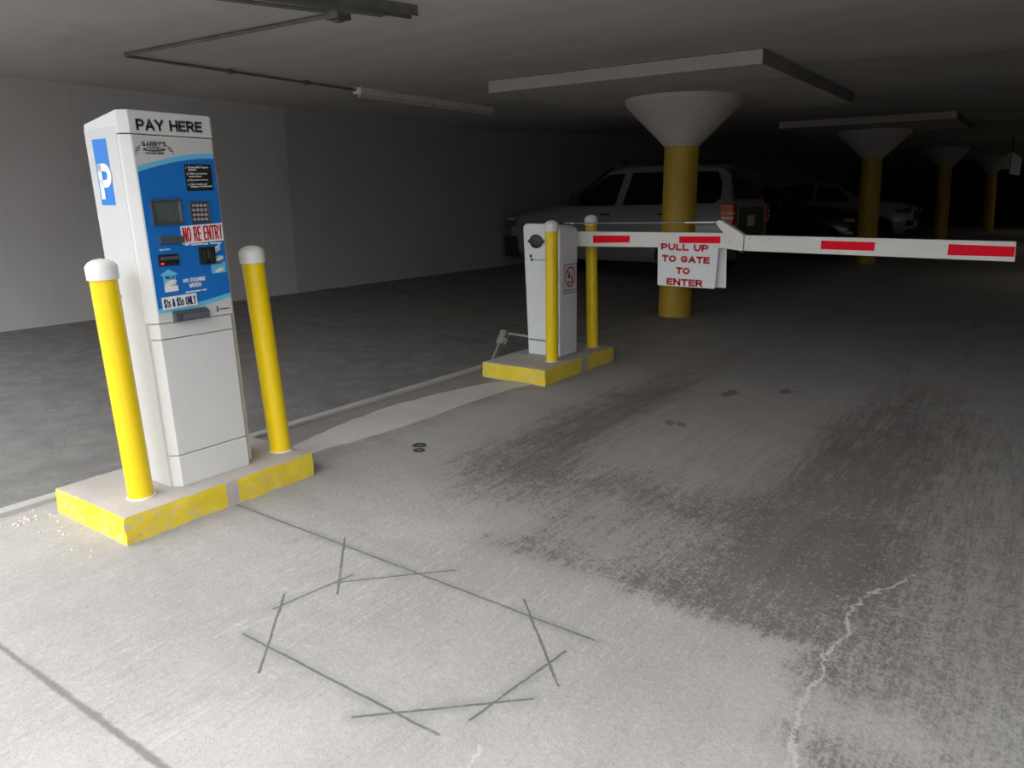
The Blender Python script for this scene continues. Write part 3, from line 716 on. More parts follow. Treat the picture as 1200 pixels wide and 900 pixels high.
# no pedestrians / cycles sticker on the lane side
sx = gx1 + .000
def gs(y, z, lift): v = gt((gx1, y, z)); return Vector((v.x + lift, y, z))
sg = MB(); a = [gs(5.190, .640, .0005), gs(5.398, .660, .0005), gs(5.398, .880, .0005), gs(5.190, .880, .0005)]
def plate(mb, pts, th=.0012):
    k = len(pts); n_ = (pts[1] - pts[0]).cross(pts[-1] - pts[0]).normalized()
    if n_.x < 0: n_ = -n_
    mb.add(list(pts) + [p + n_ * th for p in pts], [tuple(range(k))[::-1], tuple(range(k, 2 * k))] + [(i, (i + 1) % k, (i + 1) % k + k, i + k) for i in range(k)])
plate(sg, a); sgo = sg.build('prohibition_sticker', simple('sticker_pinkish', (.70, .66, .67), .5), G)
sg = MB()
for (y0, z0, y1, z1) in ((5.190, .642, 5.398, .648), (5.190, .874, 5.398, .880), (5.190, .642, 5.195, .880), (5.393, .642, 5.398, .880)):
    plate(sg, [gs(y0, z0, .0018), gs(y1, z0, .0018), gs(y1, z1, .0018), gs(y0, z1, .0018)])
sg.build('sticker_border', m_text, sgo)
sg = MB(); cy, czz = 5.292, .775; n = 36; Ro, Ri = .082, .070
o_ = [gs(cy + math.cos(2 * PI * i / n) * Ro, czz + math.sin(2 * PI * i / n) * Ro, .0020) for i in range(n)]
i_ = [gs(cy + math.cos(2 * PI * i / n) * Ri, czz + math.sin(2 * PI * i / n) * Ri, .0020) for i in range(n)]
sg.add(o_ + i_, [(i, (i + 1) % n, (i + 1) % n + n, i + n) for i in range(n)])
sgr = [gs(cy - .060, czz + .048, .0026), gs(cy - .052, czz + .056, .0026), gs(cy + .060, czz - .048, .0026), gs(cy + .052, czz - .056, .0026)]
plate(sg, sgr[::-1]); sg.build('prohibition_ring', simple('dark_red', (.34, .01, .05), .5), sgo)
sg = MB()
def disc(y, z, r_, mb):
    mb.add([gs(y + math.cos(2 * PI * i / 12) * r_, z + math.sin(2 * PI * i / 12) * r_, .0022) for i in range(12)], [tuple(range(12))])
disc(cy - .030, czz - .045, .013, sg); disc(cy + .014, czz - .045, .013, sg); disc(cy - .012, czz + .040, .008, sg); disc(cy + .036, czz + .034, .007, sg)
plate(sg, [gs(cy - .045, czz - .008, .002), gs(cy + .006, czz - .008, .002), gs(cy - .004, czz + .028, .002), gs(cy - .026, czz + .024, .002)])
plate(sg, [gs(cy + .030, czz - .03, .002), gs(cy + .042, czz - .03, .002), gs(cy + .042, czz + .024, .002), gs(cy + .030, czz + .024, .002)])
sg.build('pictograms', m_text, sgo)
sg = MB()
for i in range(8): plate(sg, [gs(5.214 + i * .021, .662, .002), gs(5.230 + i * .021, .662, .002), gs(5.230 + i * .021, .671, .002), gs(5.214 + i * .021, .671, .002)])
sg.build('sticker_small_print', simple('print_grey', (.2, .2, .2), .5), sgo)

# boom arm: two sections joined at an elbow plate, lies along X at y = YA
YA = 5.475; kA = (YA - .025) / 5.6
def A(x, z): return (x * kA, 1.4 + (z - 1.4) * kA)       # measured outline to this distance
def arm_prism(pts, y0, y1, name, mat, parent, bevel=.003, **k):
    m = MB(); m.prism(pts, 'y', y0, y1); return m.build(name, mat, parent, bevel=bevel, **k)
P1 = [A(-3.32, .998), A(-1.985, 1.020), A(-1.985, 1.134), A(-3.32, 1.123)]
boom = arm_prism(P1, YA - .025, YA + .025, 'boom_arm', m_boom, G, .004)
P2 = [A(-1.842, 1.005), A(-.151, .990), A(-.158, 1.114), A(-1.842, 1.120)]
outer = arm_prism(P2, YA - .022, YA + .022, 'outer_arm', m_boom, boom, .004)
# aluminium profile ribs along the top and bottom edges
for (a, b_) in ((P1[3], P1[2]), (P1[0], P1[1])):
    pass
EL = [A(-2.0, 1.022), A(-1.845, 1.004), A(-1.845, 1.122), A(-2.015, 1.222), A(-2.045, 1.226), A(-2.062, 1.212), A(-2.052, 1.190), A(-2.0, 1.136)]
elb = arm_prism(EL, YA - .036, YA + .036, 'elbow_bracket', m_boom, boom, .002)
m = MB(); m.box(*[A(-1.868, 0)[0], A(-1.838, 0)[0]], YA - .037, YA + .03, A(0, .992)[1], A(0, 1.006)[1]); m.build('elbow_stop', m_trimb, boom)
m = MB()
m.box(A(-1.862, 0)[0], A(-1.846, 0)[0], YA - .040, YA - .034, A(0, 1.115)[1], A(0, 1.124)[1])
m.build('elbow_hinge_pin', m_steel, boom)
def bolt(x, z, y, r_=.006, par=boom):
    xx, zz = A(x, z); m = MB(); m.lathe([(r_, 0), (r_, .003), (r_ * .5, .0045)], (xx, y, zz), (0, -1, 0), 14); m.build('bolt', m_steel, par, smooth=True)
bolt(-1.945, 1.072, YA - .036, .009); bolt(-2.045, 1.208, YA - .036, .009)
for xx in (-1.80, -1.65):
    for zz in (1.096, 1.032): bolt(xx, zz, YA - .022, .005, outer)
def stripe(x0, x1, z0a, z1a, z0b, z1b, yy, par, name='red_reflective_strip'):
    m = MB(); m.prism([A(x0, z0a), A(x1, z0b), A(x1, z1b), A(x0, z1a)], 'y', yy - .0015, yy); return m.build(name, m_refl, par)
stripe(-3.115, -2.777, 1.030, 1.093, 1.045, 1.099, YA - .0255, boom)
stripe(-2.352, -2.022, 1.050, 1.101, 1.056, 1.108, YA - .0255, boom)
stripe(-1.298, -.952, 1.034, 1.093, 1.033, 1.090, YA - .0225, outer)
stripe(-.518, -.159, 1.019, 1.089, 1.021, 1.083, YA - .0225, outer)
# profile lips as thin raised rails
def rail(pa, pb, yy, par, w_=.010):
    m = MB(); m.prism([(pa[0], pa[1]), (pb[0], pb[1]), (pb[0], pb[1] + w_), (pa[0], pa[1] + w_)], 'y', yy - .003, yy); m.build('profile_lip', m_boom, par, bevel=.001)
rail((P2[0][0], P2[0][1] + .002), (P2[1][0], P2[1][1] + .002), YA - .0215, outer); rail((P2[3][0], P2[3][1] - .012), (P2[2][0], P2[2][1] - .012), YA - .0215, outer)
rail((P1[0][0], P1[0][1] + .002), (P1[1][0], P1[1][1] + .002), YA - .0245, boom); rail((P1[3][0], P1[3][1] - .012), (P1[2][0], P1[2][1] - .012), YA - .0245, boom)
m = MB(); a, b_ = A(-3.46, 1.187), A(-2.045, 1.210)
m.tube((a[0], YA + .0, a[1]), (b_[0], YA + .0, b_[1]), .006, 10); rod = m.build('push_rod', m_galv, boom, smooth=True)
m = MB()
for i in range(5):
    t_ = i * .017; m.tube((A(-3.45, 0)[0] + .012 + t_ * 1.6, YA, a[1] + .001), (A(-3.45, 0)[0] + .022 + t_ * 1.6, YA, a[1] + .001), .010, 10)
m.build('rod_adjuster', m_steel, rod)
m = MB(); m.tube((A(-2.32, 0)[0], YA, A(0, 1.2058)[1]), (A(-2.06, 0)[0], YA, A(0, 1.2105)[1]), .0095, 10); m.build('rod_end', m_alu, rod, smooth=True)
m = MB(); m.box(gx1 - .33, gx1 - .06, gy1 - .002, YA - .026, .99, 1.13); m.build('arm_mount', m_dgrey, G, bevel=.004)
m = MB(); m.box(A(-3.47, 0)[0] - .01, A(-3.43, 0)[0] + .01, gy1 - .02, YA + .01, 1.10, a[1] + .01); m.build('rod_anchor', m_dgrey, G, bevel=.003)

# sign hung on the boom
SGN = thing('hanging_sign', (A(-2.25, 0)[0], YA - .03, .73), 'square white sign reading PULL UP TO GATE TO ENTER hanging on the boom', 'sign')
ys = YA - .0285
q0, q1, q2, q3 = A(-2.516, .715), A(-2.045, .712), A(-2.03, 1.042), A(-2.526, 1.050)
m = MB(); m.prism([q0, q1, q2, q3], 'y', ys - .004, ys); sb = m.build('sign_board', m_sign, SGN)
r0, r1, r2, r3 = A(-2.030, .720), A(-1.977, .716), A(-1.990, 1.03), A(-2.036, 1.03)
m = MB(); m.prism([A(-2.50, .712), A(-1.977, .716), A(-1.990, 1.03), A(-2.50, 1.03)], 'y', ys + .004 + .052, ys + .008 + .052); m.build('rear_board', m_sign, SGN)
UU = Vector((q1[0] - q0[0], 0, q1[1] - q0[1])).normalized(); VV = Vector((0.02, 0, 1)).normalized()
def sl(s_, xa, xb, z0, z1, bold=.075):
    a_ = A(xa, z0); b2 = A(xb, z1); strokes(s_, 'sign_lettering', SGN, m_red, (a_[0], ys - .0042, a_[1] + .001), (1, 0, -.008), (0, 0, 1), b2[0] - a_[0], b2[1] - a_[1], .0158, .42, .0145)
def zz_(py_, x=-2.3): return 1.0480 - (py_ - 284.6) * .00672
# text rows from the photo: rows at y 285-293, 299-307, 312-320, 325-334
sl('PULL UP', -2.497, -2.108, zz_(292.9), zz_(285.0))
sl('TO GATE', -2.487, -2.093, zz_(306.4), zz_(298.6))
sl('TO', -2.364, -2.250, zz_(319.9), zz_(312.2))
sl('ENTER', -2.440, -2.140, zz_(333.4), zz_(325.2))
for xx in (-2.509, -2.060): 
    a_ = A(xx, 1.035); m = MB(); m.lathe([(.006, 0), (.006, .002), (.003, .003)], (a_[0], ys - .004, a_[1]), (0, -1, 0), 12); m.build('screw', m_steel, SGN)

# ------------------------------------------------------------------ conduit by the gate island
cd = thing('floor_conduit', (-3.80, 5.1, 0), 'grey conduit elbow box rising from the floor behind the gate cabinet', 'conduit')
m = MB(); m.tube((-3.78, 5.02, 0), (-3.78, 5.16, .185), .014, 12); m.build('riser_pipe', m_galv, cd, smooth=True)
d_ = Vector((0, .14, .185)).normalized(); e_ = Vector((0, -.185, .14)).normalized()
c0 = Vector((-3.78, 5.215, .215)); m = MB()
vs = [c0 + Vector((sx_ * .032, 0, 0)) + d_ * a_ * .066 + e_ * b_ * .038 for sx_ in (-1, 1) for a_ in (-1, 1) for b_ in (-1, 1)]
m.add(vs, [(0, 1, 3, 2), (4, 6, 7, 5), (0, 4, 5, 1), (2, 3, 7, 6), (0, 2, 6, 4), (1, 5, 7, 3)]); bx_ = m.build('elbow_box', m_galv, cd, bevel=.008)
m = MB(); cc = c0 + Vector((.033, 0, 0)) - d_ * .025
for a_, b_, la, lb in ((-.018, 0, .003, .018), (.018, 0, .003, .018), (0, -.016, .018, .003), (0, .016, .018, .003)):
    vs = [cc + Vector((sx_ * .002, 0, 0)) + d_ * (a_ + s1 * la) + e_ * (b_ + s2 * lb) for sx_ in (-1, 1) for s1 in (-1, 1) for s2 in (-1, 1)]
    m.add(vs, [(0, 1, 3, 2), (4, 6, 7, 5), (0, 4, 5, 1), (2, 3, 7, 6), (0, 2, 6, 4), (1, 5, 7, 3)])
m.build('cover_mark', m_textw, bx_)
m = MB(); m.tube((-3.78, 5.25, .258), (-3.47, 5.30, .235), .013, 12); m.build('cross_pipe', m_galv, cd, smooth=True)

# metal strip and mortar patch on the floor
m = MB(); m.prism([(-3.835, -.001), (-3.765, -.001), (-3.765, .020), (-3.782, .026), (-3.818, .026), (-3.835, .014)], 'y', -1.5, 4.95)
tag(m.build('floor_strip', m_rustrip, bevel=.002), 'long raised grey metal strip running along the floor between the islands', 'floor strip')
pp = [(-3.33, 2.42), (-3.44, 2.60), (-3.50, 2.85), (-3.55, 3.14), (-3.58, 3.42), (-3.585, 3.71), (-3.54, 4.05), (-3.47, 4.36), (-3.40, 4.55), (-3.33, 4.675), (-3.12, 4.675), (-3.17, 4.45), (-3.185, 4.15), (-3.18, 3.75), (-3.19, 3.36), (-3.22, 3.05), (-3.245, 2.85), (-3.27, 2.62), (-3.22, 2.42)]
rr = random.Random(3); pin = []
for i, p in enumerate(pp):
    q = pp[(i + 1) % len(pp)]
    for t_ in (0, .33, .66): pin.append((p[0] + (q[0] - p[0]) * t_ + (rr.uniform(-.012, .012) if t_ else 0), p[1] + (q[1] - p[1]) * t_))
cx_, cy_ = -3.37, 3.5
m = MB(); n = len(pin)
m.add([(x, y, -.002) for x, y in pin] + [(x, y, .007) for x, y in pin], [tuple(range(n))[::-1], tuple(range(n, 2 * n))] + [(i, (i + 1) % n, (i + 1) % n + n, i + n) for i in range(n)])
tag(m.build('mortar_patch', m_patch, bevel=.003), 'long pale smooth mortar patch on the floor between the two islands', 'patch')
# drain lid mark: a small pair of dark rings
m = MB()
for (x, y, r_) in ((-2.855, 3.09, .042), (-2.795, 3.020, .034)):
    m.lathe([(r_ * .30, -.001), (r_ * .30, .0035), (r_, .0035), (r_ * 1.03, -.001)], (x, y, 0), n=24)
tag(m.build('floor_marker', m_dgrey, smooth=False), 'pair of small dark round metal caps set in the floor right of the mortar patch', 'floor marker')
m = MB(); rr = random.Random(8)
for i in range(60):
    x = rr.gauss(-3.62, .05); y = rr.gauss(1.31, .05); s_ = rr.uniform(.003, .010)
    if i > 40: x, y = rr.gauss(-3.35, .25), rr.gauss(1.30, .05)
    y = min(y, 1.395); a_ = rr.random() * 3
    vs = [(x + s_ * math.cos(a_ + k * 2 * PI / 5) * rr.uniform(.6, 1.3), y + s_ * math.sin(a_ + k * 2 * PI / 5) * rr.uniform(.6, 1.3), 0) for k in range(5)]
    vs += [(v[0] * .6 + x * .4, v[1] * .6 + y * .4, s_ * rr.uniform(.3, .8)) for v in vs]
    m.add(vs, [(4, 3, 2, 1, 0), (5, 6, 7, 8, 9)] + [(k, (k + 1) % 5, (k + 1) % 5 + 5, k + 5) for k in range(5)])
tag(m.build('concrete_crumbs', simple('crumb', (.56, .50, .44), .9, var=.2)), 'loose concrete crumbs beside the kiosk island corner', 'rubble', kind='stuff')

# ------------------------------------------------------------------ ceiling services
CZ = 2.60
cc = thing('ceiling_conduit', (-4.2, 3.7, CZ), 'grey conduit run with square junction box, bending across the ceiling above the kiosk', 'conduit')
zc_ = CZ - .022
m = MB(); m.box(-4.02, -3.90, 3.62, 3.74, CZ - .065, CZ); m.lathe([(.035, 0), (.035, .012)], (-3.96, 3.68, CZ - .077), n=20); jb = m.build('junction_box', m_condp, cc, bevel=.006)
m = MB(); m.tube((-4.00, 3.70, zc_), (-6.42, 3.60, zc_), .013, 12)
m.tube((-6.42, 3.60, zc_), (-6.46, 3.66, zc_), .015, 12); m.tube((-6.46, 3.66, zc_), (-6.46, 6.25, zc_), .012, 12); m.build('conduit_run', m_condp, cc, smooth=True)
m = MB(); m.tube((-3.98, 3.64, zc_), (-4.35, 2.75, zc_), .013, 12); m.build('conduit_branch', m_condp, cc, smooth=True)
m = MB(); m.tube((-3.91, 3.69, zc_), (-3.60, 3.80, zc_), .014, 12); m.build('conduit_stub', m_condp, cc, smooth=True)
for y in (4.6, 5.5): m = MB(); m.box(-6.485, -6.435, y, y + .03, CZ - .045, CZ); m.build('pipe_clip', m_condp, cc)
# open channel fixture at the top edge
fx_ = thing('ceiling_channel', (-3.5, 3.4, CZ), 'dark grey open metal light channel on the ceiling at the top edge', 'light fixture')
a0 = Vector((-3.52, 3.93, 0)); a1 = Vector((-3.93, 2.70, 0)); dd = (a1 - a0).normalized(); ww = Vector((-dd.y, dd.x, 0))
def cbox(mb, u0, u1, w0, w1, z0, z1):
    vs = [a0 + dd * u + ww * w + Vector((0, 0, z)) for u in (u0, u1) for w in (w0, w1) for z in (z0, z1)]
    mb.add(vs, [(0, 1, 3, 2), (4, 6, 7, 5), (0, 4, 5, 1), (2, 3, 7, 6), (0, 2, 6, 4), (1, 5, 7, 3)])
m = MB(); cbox(m, 0, 1.4, -.045, -.040, CZ - .062, CZ); cbox(m, 0, 1.4, .040, .045, CZ - .062, CZ); cbox(m, 0, 1.4, -.045, .045, CZ - .004, CZ)
cbox(m, 0, 1.4, -.060, -.040, CZ - .064, CZ - .060); cbox(m, 0, 1.4, .040, .060, CZ - .064, CZ - .060); m.build('channel', m_condp, fx_)
m = MB(); cbox(m, .22, 1.4, -.036, .036, CZ - .085, CZ - .02); m.build('ballast_cover', simple('ballast_green_grey', (.13, .145, .13), .6), fx_, bevel=.004)
for u, w_ in ((.06, -.02), (.06, .02)):
    m = MB(); p = a0 + dd * u + ww * w_; m.lathe([(.008, 0), (.008, .008)], (p.x, p.y, CZ - .014), n=12); m.build('screw', m_steel, fx_)
# strip light by the left wall
lf = thing('strip_light', (-6.4, 7.5, CZ), 'long narrow unlit strip light on the ceiling near the left wall', 'light fixture')
m = MB(); m.box(-6.50, -6.38, 6.20, 8.68, CZ - .065, CZ + .004); m.build('housing', simple('fixture_paint', (.82, .78, .75), .5), lf, bevel=.004)
m = MB(); m.tube((-6.44, 6.24, CZ - .082), (-6.44, 8.64, CZ - .082), .014, 14); m.build('tube', simple('tube_glass', (.75, .72, .7), .3), lf, smooth=True)
mh = simple('holder', (.5, .48, .46), .5)
for y in (6.23, 7.43, 8.62): m = MB(); m.box(-6.465, -6.415, y, y + .03, CZ - .10, CZ - .06); m.build('lamp_holder', mh, lf)

# ------------------------------------------------------------------ cars
def car(name, label, x_nose, y_near, L, W, Hh, dirx, paint, kind='suv', base_z=0.0, wheel_r=.36, wheels=(.86, 3.05), hood=1.0, cut=0):
    """dirx=-1: nose points to -X.  u = distance behind the nose, w across (0 = near side), z up"""
    root = thing(name, (x_nose - dirx * L / 2, y_near + W / 2, base_z), label, 'car')
    def P(u, w, z): return Vector((x_nose - dirx * u, y_near + W / 2 + w, base_z + z))
    ow = W / 2
    st = hood      # list of stations: u, z_bottom, z_belt, z_top, half-width, top half-width
    rows = []
    for (u, zb, zl, zt, hw, tw) in st:
        half = [(hw * .90, zb), (hw * .985, zb + .10), (hw, (zb + zl) / 2), (hw * .975, zl - .05), (hw * .945, zl), ((hw * .945 + tw) / 2 if zt > zl + .1 else hw * .90, (zl + zt) / 2 if zt > zl + .1 else zl + (zt - zl) * .5),
                (tw, zt - .05 if zt > zl + .1 else zt - .005), (tw * .86, zt), (tw * .45, zt + .012)]
        ring = [(w, z) for w, z in half] + [(-w, z) for w, z in half[::-1]]
        rows.append([P(u, w, z) for w, z in ring])
    n = len(rows[0]); m = MB(); vs = [v for r in rows for v in r]; fs = [tuple(range(n)), tuple(range(n * (len(rows) - 1), n * len(rows)))]
    for k in range(len(rows) - 1):
        for i in range(n): j = (i + 1) % n; fs.append((k * n + i, k * n + j, k * n + j + n, k * n + i + n))
    m.add(vs, fs); body = m.build('body', paint, root, smooth=True)
    # cut the wheel arches
    for u in wheels:
        for sd in (-1, 1):
            cm = MB(); cm.lathe([(wheel_r + .07, -.12), (wheel_r + .07, .40)], P(u, sd * (ow - .17), wheel_r), (0, sd, 0), 28)
            co = cm.build('cutter', m_trimb)
            md = body.modifiers.new('arch', 'BOOLEAN'); md.object = co; md.operation = 'DIFFERENCE'; md.solver = 'EXACT'
            dg = bpy.context.evaluated_depsgraph_get(); me = bpy.data.meshes.new_from_object(body.evaluated_get(dg))
            body.modifiers.clear(); body.data = me; bpy.data.objects.remove(co)
    if len(body.data.materials) == 0: body.data.materials.append(paint)
    for u in wheels:
        for sd in (-1, 1):
            r_ = wheel_r
            t_ = MB(); t_.lathe([(r_ * .62, -.11), (r_ * .95, -.11), (r_, -.08), (r_, .08), (r_ * .95, .11), (r_ * .62, .11), (r_ * .60, .05), (r_ * .60, -.05)], P(u, sd * (ow - .12), r_), (0, sd, 0), 32)
            wo = t_.build('wheel', m_tyre, root, smooth=True)
            q = MB(); q.lathe([(r_ * .60, .04), (r_ * .63, .108), (r_ * .55, .09), (r_ * .50, .06), (.03, .05)], P(u, sd * (ow - .12), r_), (0, sd, 0), 32)
            c0 = P(u, sd * (ow - .12), r_)
            for k in range(6):
                a_ = k * PI / 3 + .3; q.tube(c0 + Vector((math.cos(a_) * .03, sd * .085, math.sin(a_) * .03)), c0 + Vector((math.cos(a_) * r_ * .56, sd * .085, math.sin(a_) * r_ * .56)), .028, 6)
            q.tube(c0 + Vector((0, sd * .05, 0)), c0 + Vector((0, sd * .105, 0)), .05, 12)
            q.build('rim', m_rim, wo)
    def side_panel(nm, pts, mat, lift=.034, zf=None, sides=(-1, 1), th=.06):
        # pts in (u,z); w follows the greenhouse slope
        for sd in sides:
            v = []
            for lf_ in (0, 1):
                for (u, z) in pts:
                    w = zf(u, z) + lift - th * (1 - lf_); v.append(P(u, sd * w, z))
            k = len(pts); mm = MB(); mm.add(v, [tuple(range(k)), tuple(range(k, 2 * k))] + [(i, (i + 1) % k, (i + 1) % k + k, i + k) for i in range(k)])
            mm.build(nm, mat, root)
    return root, P, side_panel, body
def interp(st, u, col):
    for a, b in zip(st, st[1:]):
        if a[0] <= u <= b[0]: t = (u - a[0]) / (b[0] - a[0]) if b[0] > a[0] else 0; return a[col] + (b[col] - a[col]) * t
    return st[-1][col]
def green(st):
    def f_(u, z):
        zl, zt, hw, tw = (interp(st, u, c) for c in (2, 3, 4, 5))
        if z <= zl or zt - zl < .1: return hw * .975
        return hw * .945 + (tw - hw * .945) * min(1, (z - zl) / max(.05, (zt - .05 - zl)))
    return f_
# silver SUV, nose at the left wall; u measured from its nose
S1 = [(0, .38, .80, .90, .72, .66), (.06, .32, .92, 1.00, .84, .72), (.30, .28, 1.02, 1.10, .91, .78), (.95, .28, 1.14, 1.18, .925, .80), (1.22, .28, 1.17, 1.22, .925, .78),
      (1.62, .28, 1.17, 1.52, .925, .70), (2.02, .28, 1.18, 1.80, .925, .665), (2.35, .28, 1.18, 1.85, .925, .67), (3.2, .28, 1.20, 1.86, .925, .67), (3.95, .30, 1.21, 1.82, .92, .66), (4.12, .34, 1.21, 1.70, .90, .68), (4.20, .40, 1.20, 1.30, .88, .72), (4.25, .42, 1.10, 1.18, .86, .72)]
bz = .07
def zb(z): return z - bz
root, P, sp_, body = car('parked_suv', 'silver SUV parked nose to the left wall, behind the nearest column', -8.25, 11.5, 4.25, 1.86, 1.88, -1, m_silver, hood=S1, base_z=bz, wheel_r=.365, wheels=(.83, 3.42))
g1 = green(S1)
sp_('front_window', [(1.30, zb(1.265)), (1.60, zb(1.50)), (2.02, zb(1.765)), (2.33, zb(1.785)), (2.22, zb(1.27))], m_glassd, zf=g1)
sp_('rear_door_window', [(2.38, zb(1.275)), (2.48, zb(1.79)), (3.16, zb(1.795)), (3.16, zb(1.285))], m_glassd, zf=g1)
sp_('quarter_window', [(3.24, zb(1.285)), (3.24, zb(1.795)), (3.92, zb(1.775)), (4.02, zb(1.60)), (4.03, zb(1.37)), (3.95, zb(1.30))], m_glassd, zf=g1)
# windscreen and rear glass lie on the body surface
def cross(P, u0, z0, w0, u1, z1, w1, nm, mat, root, off=(0, 0, 0), th=.02):
    m = MB(); o_ = Vector(off)
    a = [P(u0, -w0, z0), P(u0, w0, z0), P(u1, w1, z1), P(u1, -w1, z1)]
    n_ = (a[1] - a[0]).cross(a[3] - a[0]).normalized()
    m.add([p + o_ for p in a] + [p + o_ - o_.normalized() * th for p in a], [(0, 1, 2, 3), (7, 6, 5, 4)] + [(i, (i + 1) % 4, (i + 1) % 4 + 4, i + 4) for i in range(4)])
    return m.build(nm, mat, root)
cross(P, 1.24, 1.23, .76, 2.00, 1.80, .60, 'windscreen', m_glassd, root, (-.012, 0, .018))
cross(P, 4.205, 1.28, .72, 4.105, 1.72, .64, 'rear_window', m_glassd, root, (.03, 0, .008))
def bx3(P, u0, u1, w0, w1, z0, z1, nm, mat, root, bevel=.01, **k):
    m = MB(); vs = [P(u, w, z) for u in (u0, u1) for w in (w0, w1) for z in (z0, z1)]
    m.add(vs, [(0, 1, 3, 2), (4, 6, 7, 5), (0, 4, 5, 1), (2, 3, 7, 6), (0, 2, 6, 4), (1, 5, 7, 3)]); return m.build(nm, mat, root, bevel=bevel, **k)
bx3(P, -.06, .30, -.90, .90, .28, .66, 'front_bumper', m_trimb, root, .05)
bx3(P, 4.12, 4.34, -.88, .88, .36, .62, 'rear_bumper', m_trimb, root, .04)
for sd in (-1, 1):
    tl = bx3(P, 4.06, 4.262 if sd > 0 else 4.275, sd * .935, sd * .74, .90, 1.22, 'tail_light', m_tail, root, .015)
    bx3(P, 4.09, 4.283 if sd < 0 else 4.266, sd * .943, sd * .86, 1.055, 1.105, 'amber_lens', m_amber, tl, .01)
    bx3(P, 4.09, 4.281 if sd < 0 else 4.265, sd * .941, sd * .87, .985, 1.03, 'clear_lens', m_lens, tl, .01)
    hl = bx3(P, -.02, .20, sd * .90, sd * .60, .82, .98, 'headlight', m_dgrey, root, .03)
    bx3(P, .03, .19, sd * .915, sd * .85, .95, .99, 'amber_lens', m_amber, hl, .01)
    bx3(P, 1.45, 1.62, sd * 1.06, sd * .90, 1.20, 1.36, 'wing_mirror', m_trimb, root, .03)
    bx3(P, 3.02, 3.20, sd * .935, sd * .91, 1.045, 1.075, 'door_handle', m_trimb, root, .008)
    bx3(P, 1.98, 2.16, sd * .935, sd * .91, 1.035, 1.065, 'door_handle', m_trimb, root, .008)
    m = MB(); m.tube(P(2.2, sd * .60, 1.91), P(3.8, sd * .60, 1.90), .016, 8)
    for u in (2.25, 3.0, 3.75): m.tube(P(u, sd * .60, 1.84), P(u, sd * .60, 1.91), .014, 8)
    m.build('roof_rail', m_trimb, root)
bx3(P, 4.24, 4.262, -.62, .62, .68, 1.16, 'tailgate_panel', m_dgrey, root, .01)
bx3(P, 4.262, 4.275, -.20, .12, .86, 1.03, 'license_plate', m_plate, root, .004)
bx3(P, -.03, .02, -.50, .50, .66, .84, 'grille', m_trimb, root, .01)

# black car behind, nose towards the lane
S2 = [(0, .36, .66, .74, .66, .60), (.05, .28, .84, .92, .80, .70), (.25, .24, .95, 1.02, .90, .76), (1.0, .24, 1.05, 1.12, .93, .80), (1.45, .24, 1.08, 1.14, .93, .80), (2.15, .24, 1.10, 1.55, .93, .62), (2.6, .24, 1.10, 1.62, .93, .63),
      (3.5, .24, 1.11, 1.60, .92, .62), (4.3, .26, 1.10, 1.30, .91, .66), (4.75, .30, 1.05, 1.12, .88, .70), (4.85, .38, .9, 1.0, .84, .68)]
root, P, sp_, body = car('parked_sedan', 'black car with amber side marker, just left of the second column', -3.42, 18.0, 4.85, 1.86, 1.6, 1, m_blackcar, hood=S2, wheel_r=.34, wheels=(.76, 3.65), base_z=.02)
g2 = green(S2)
sp_('front_window', [(1.75, 1.13), (2.2, 1.48), (2.72, 1.53), (2.75, 1.15)], m_glassd, zf=g2)
sp_('rear_door_window', [(2.84, 1.15), (2.82, 1.53), (3.45, 1.52), (4.0, 1.33), (4.05, 1.17)], m_glassd, zf=g2)
cross(P, 1.50, 1.17, .74, 2.12, 1.54, .58, 'windscreen', m_glassd, root, (.012, 0, .02))
for sd in (-1, 1):
    bx3(P, .12, .32, sd * .92, sd * .80, .80, .885, 'side_marker', m_amber, root, .02)
    bx3(P, .12, .30, sd * .915, sd * .75, .53, .60, 'fog_lamp', m_lens, root, .02)
    bx3(P, 1.7, 1.85, sd * 1.05, sd * .90, 1.12, 1.26, 'wing_mirror', m_blackcar, root, .03)
bx3(P, -.03, .06, -.55, .55, .45, .74, 'grille', m_trimb, root, .01)

# pale car further back
S3 = [(0, .44, .72, .84, .68, .60), (.06, .34, .94, 1.02, .82, .70), (.28, .28, 1.05, 1.12, .91, .76), (.9, .28, 1.12, 1.20, .93, .80), (1.35, .28, 1.15, 1.25, .93, .80), (2.05, .28, 1.18, 1.66, .93, .64), (2.5, .28, 1.18, 1.76, .93, .66),
      (3.6, .28, 1.20, 1.75, .92, .66), (4.25, .30, 1.20, 1.55, .91, .66), (4.5, .36, 1.1, 1.2, .88, .70), (4.55, .42, .95, 1.0, .84, .68)]
root, P, sp_, body = car('parked_hatchback', 'pale car with lit-looking headlight parked far back, right of the second column', -3.28, 24.5, 4.55, 1.88, 1.8, 1, m_palecar, hood=S3, wheel_r=.37, wheels=(.86, 3.5), base_z=.02)
root['label'] = 'pale car parked far back, its headlight and grille right of the second column'
g3 = green(S3)
sp_('front_window', [(1.65, 1.20), (2.1, 1.58), (2.66, 1.68), (2.7, 1.23)], m_glassd, zf=g3)
sp_('rear_door_window', [(2.8, 1.23), (2.78, 1.69), (3.6, 1.68), (4.1, 1.45), (4.1, 1.26)], m_glassd, zf=g3)
cross(P, 1.42, 1.28, .74, 2.02, 1.66, .60, 'windscreen', m_glassd, root, (.012, 0, .02))
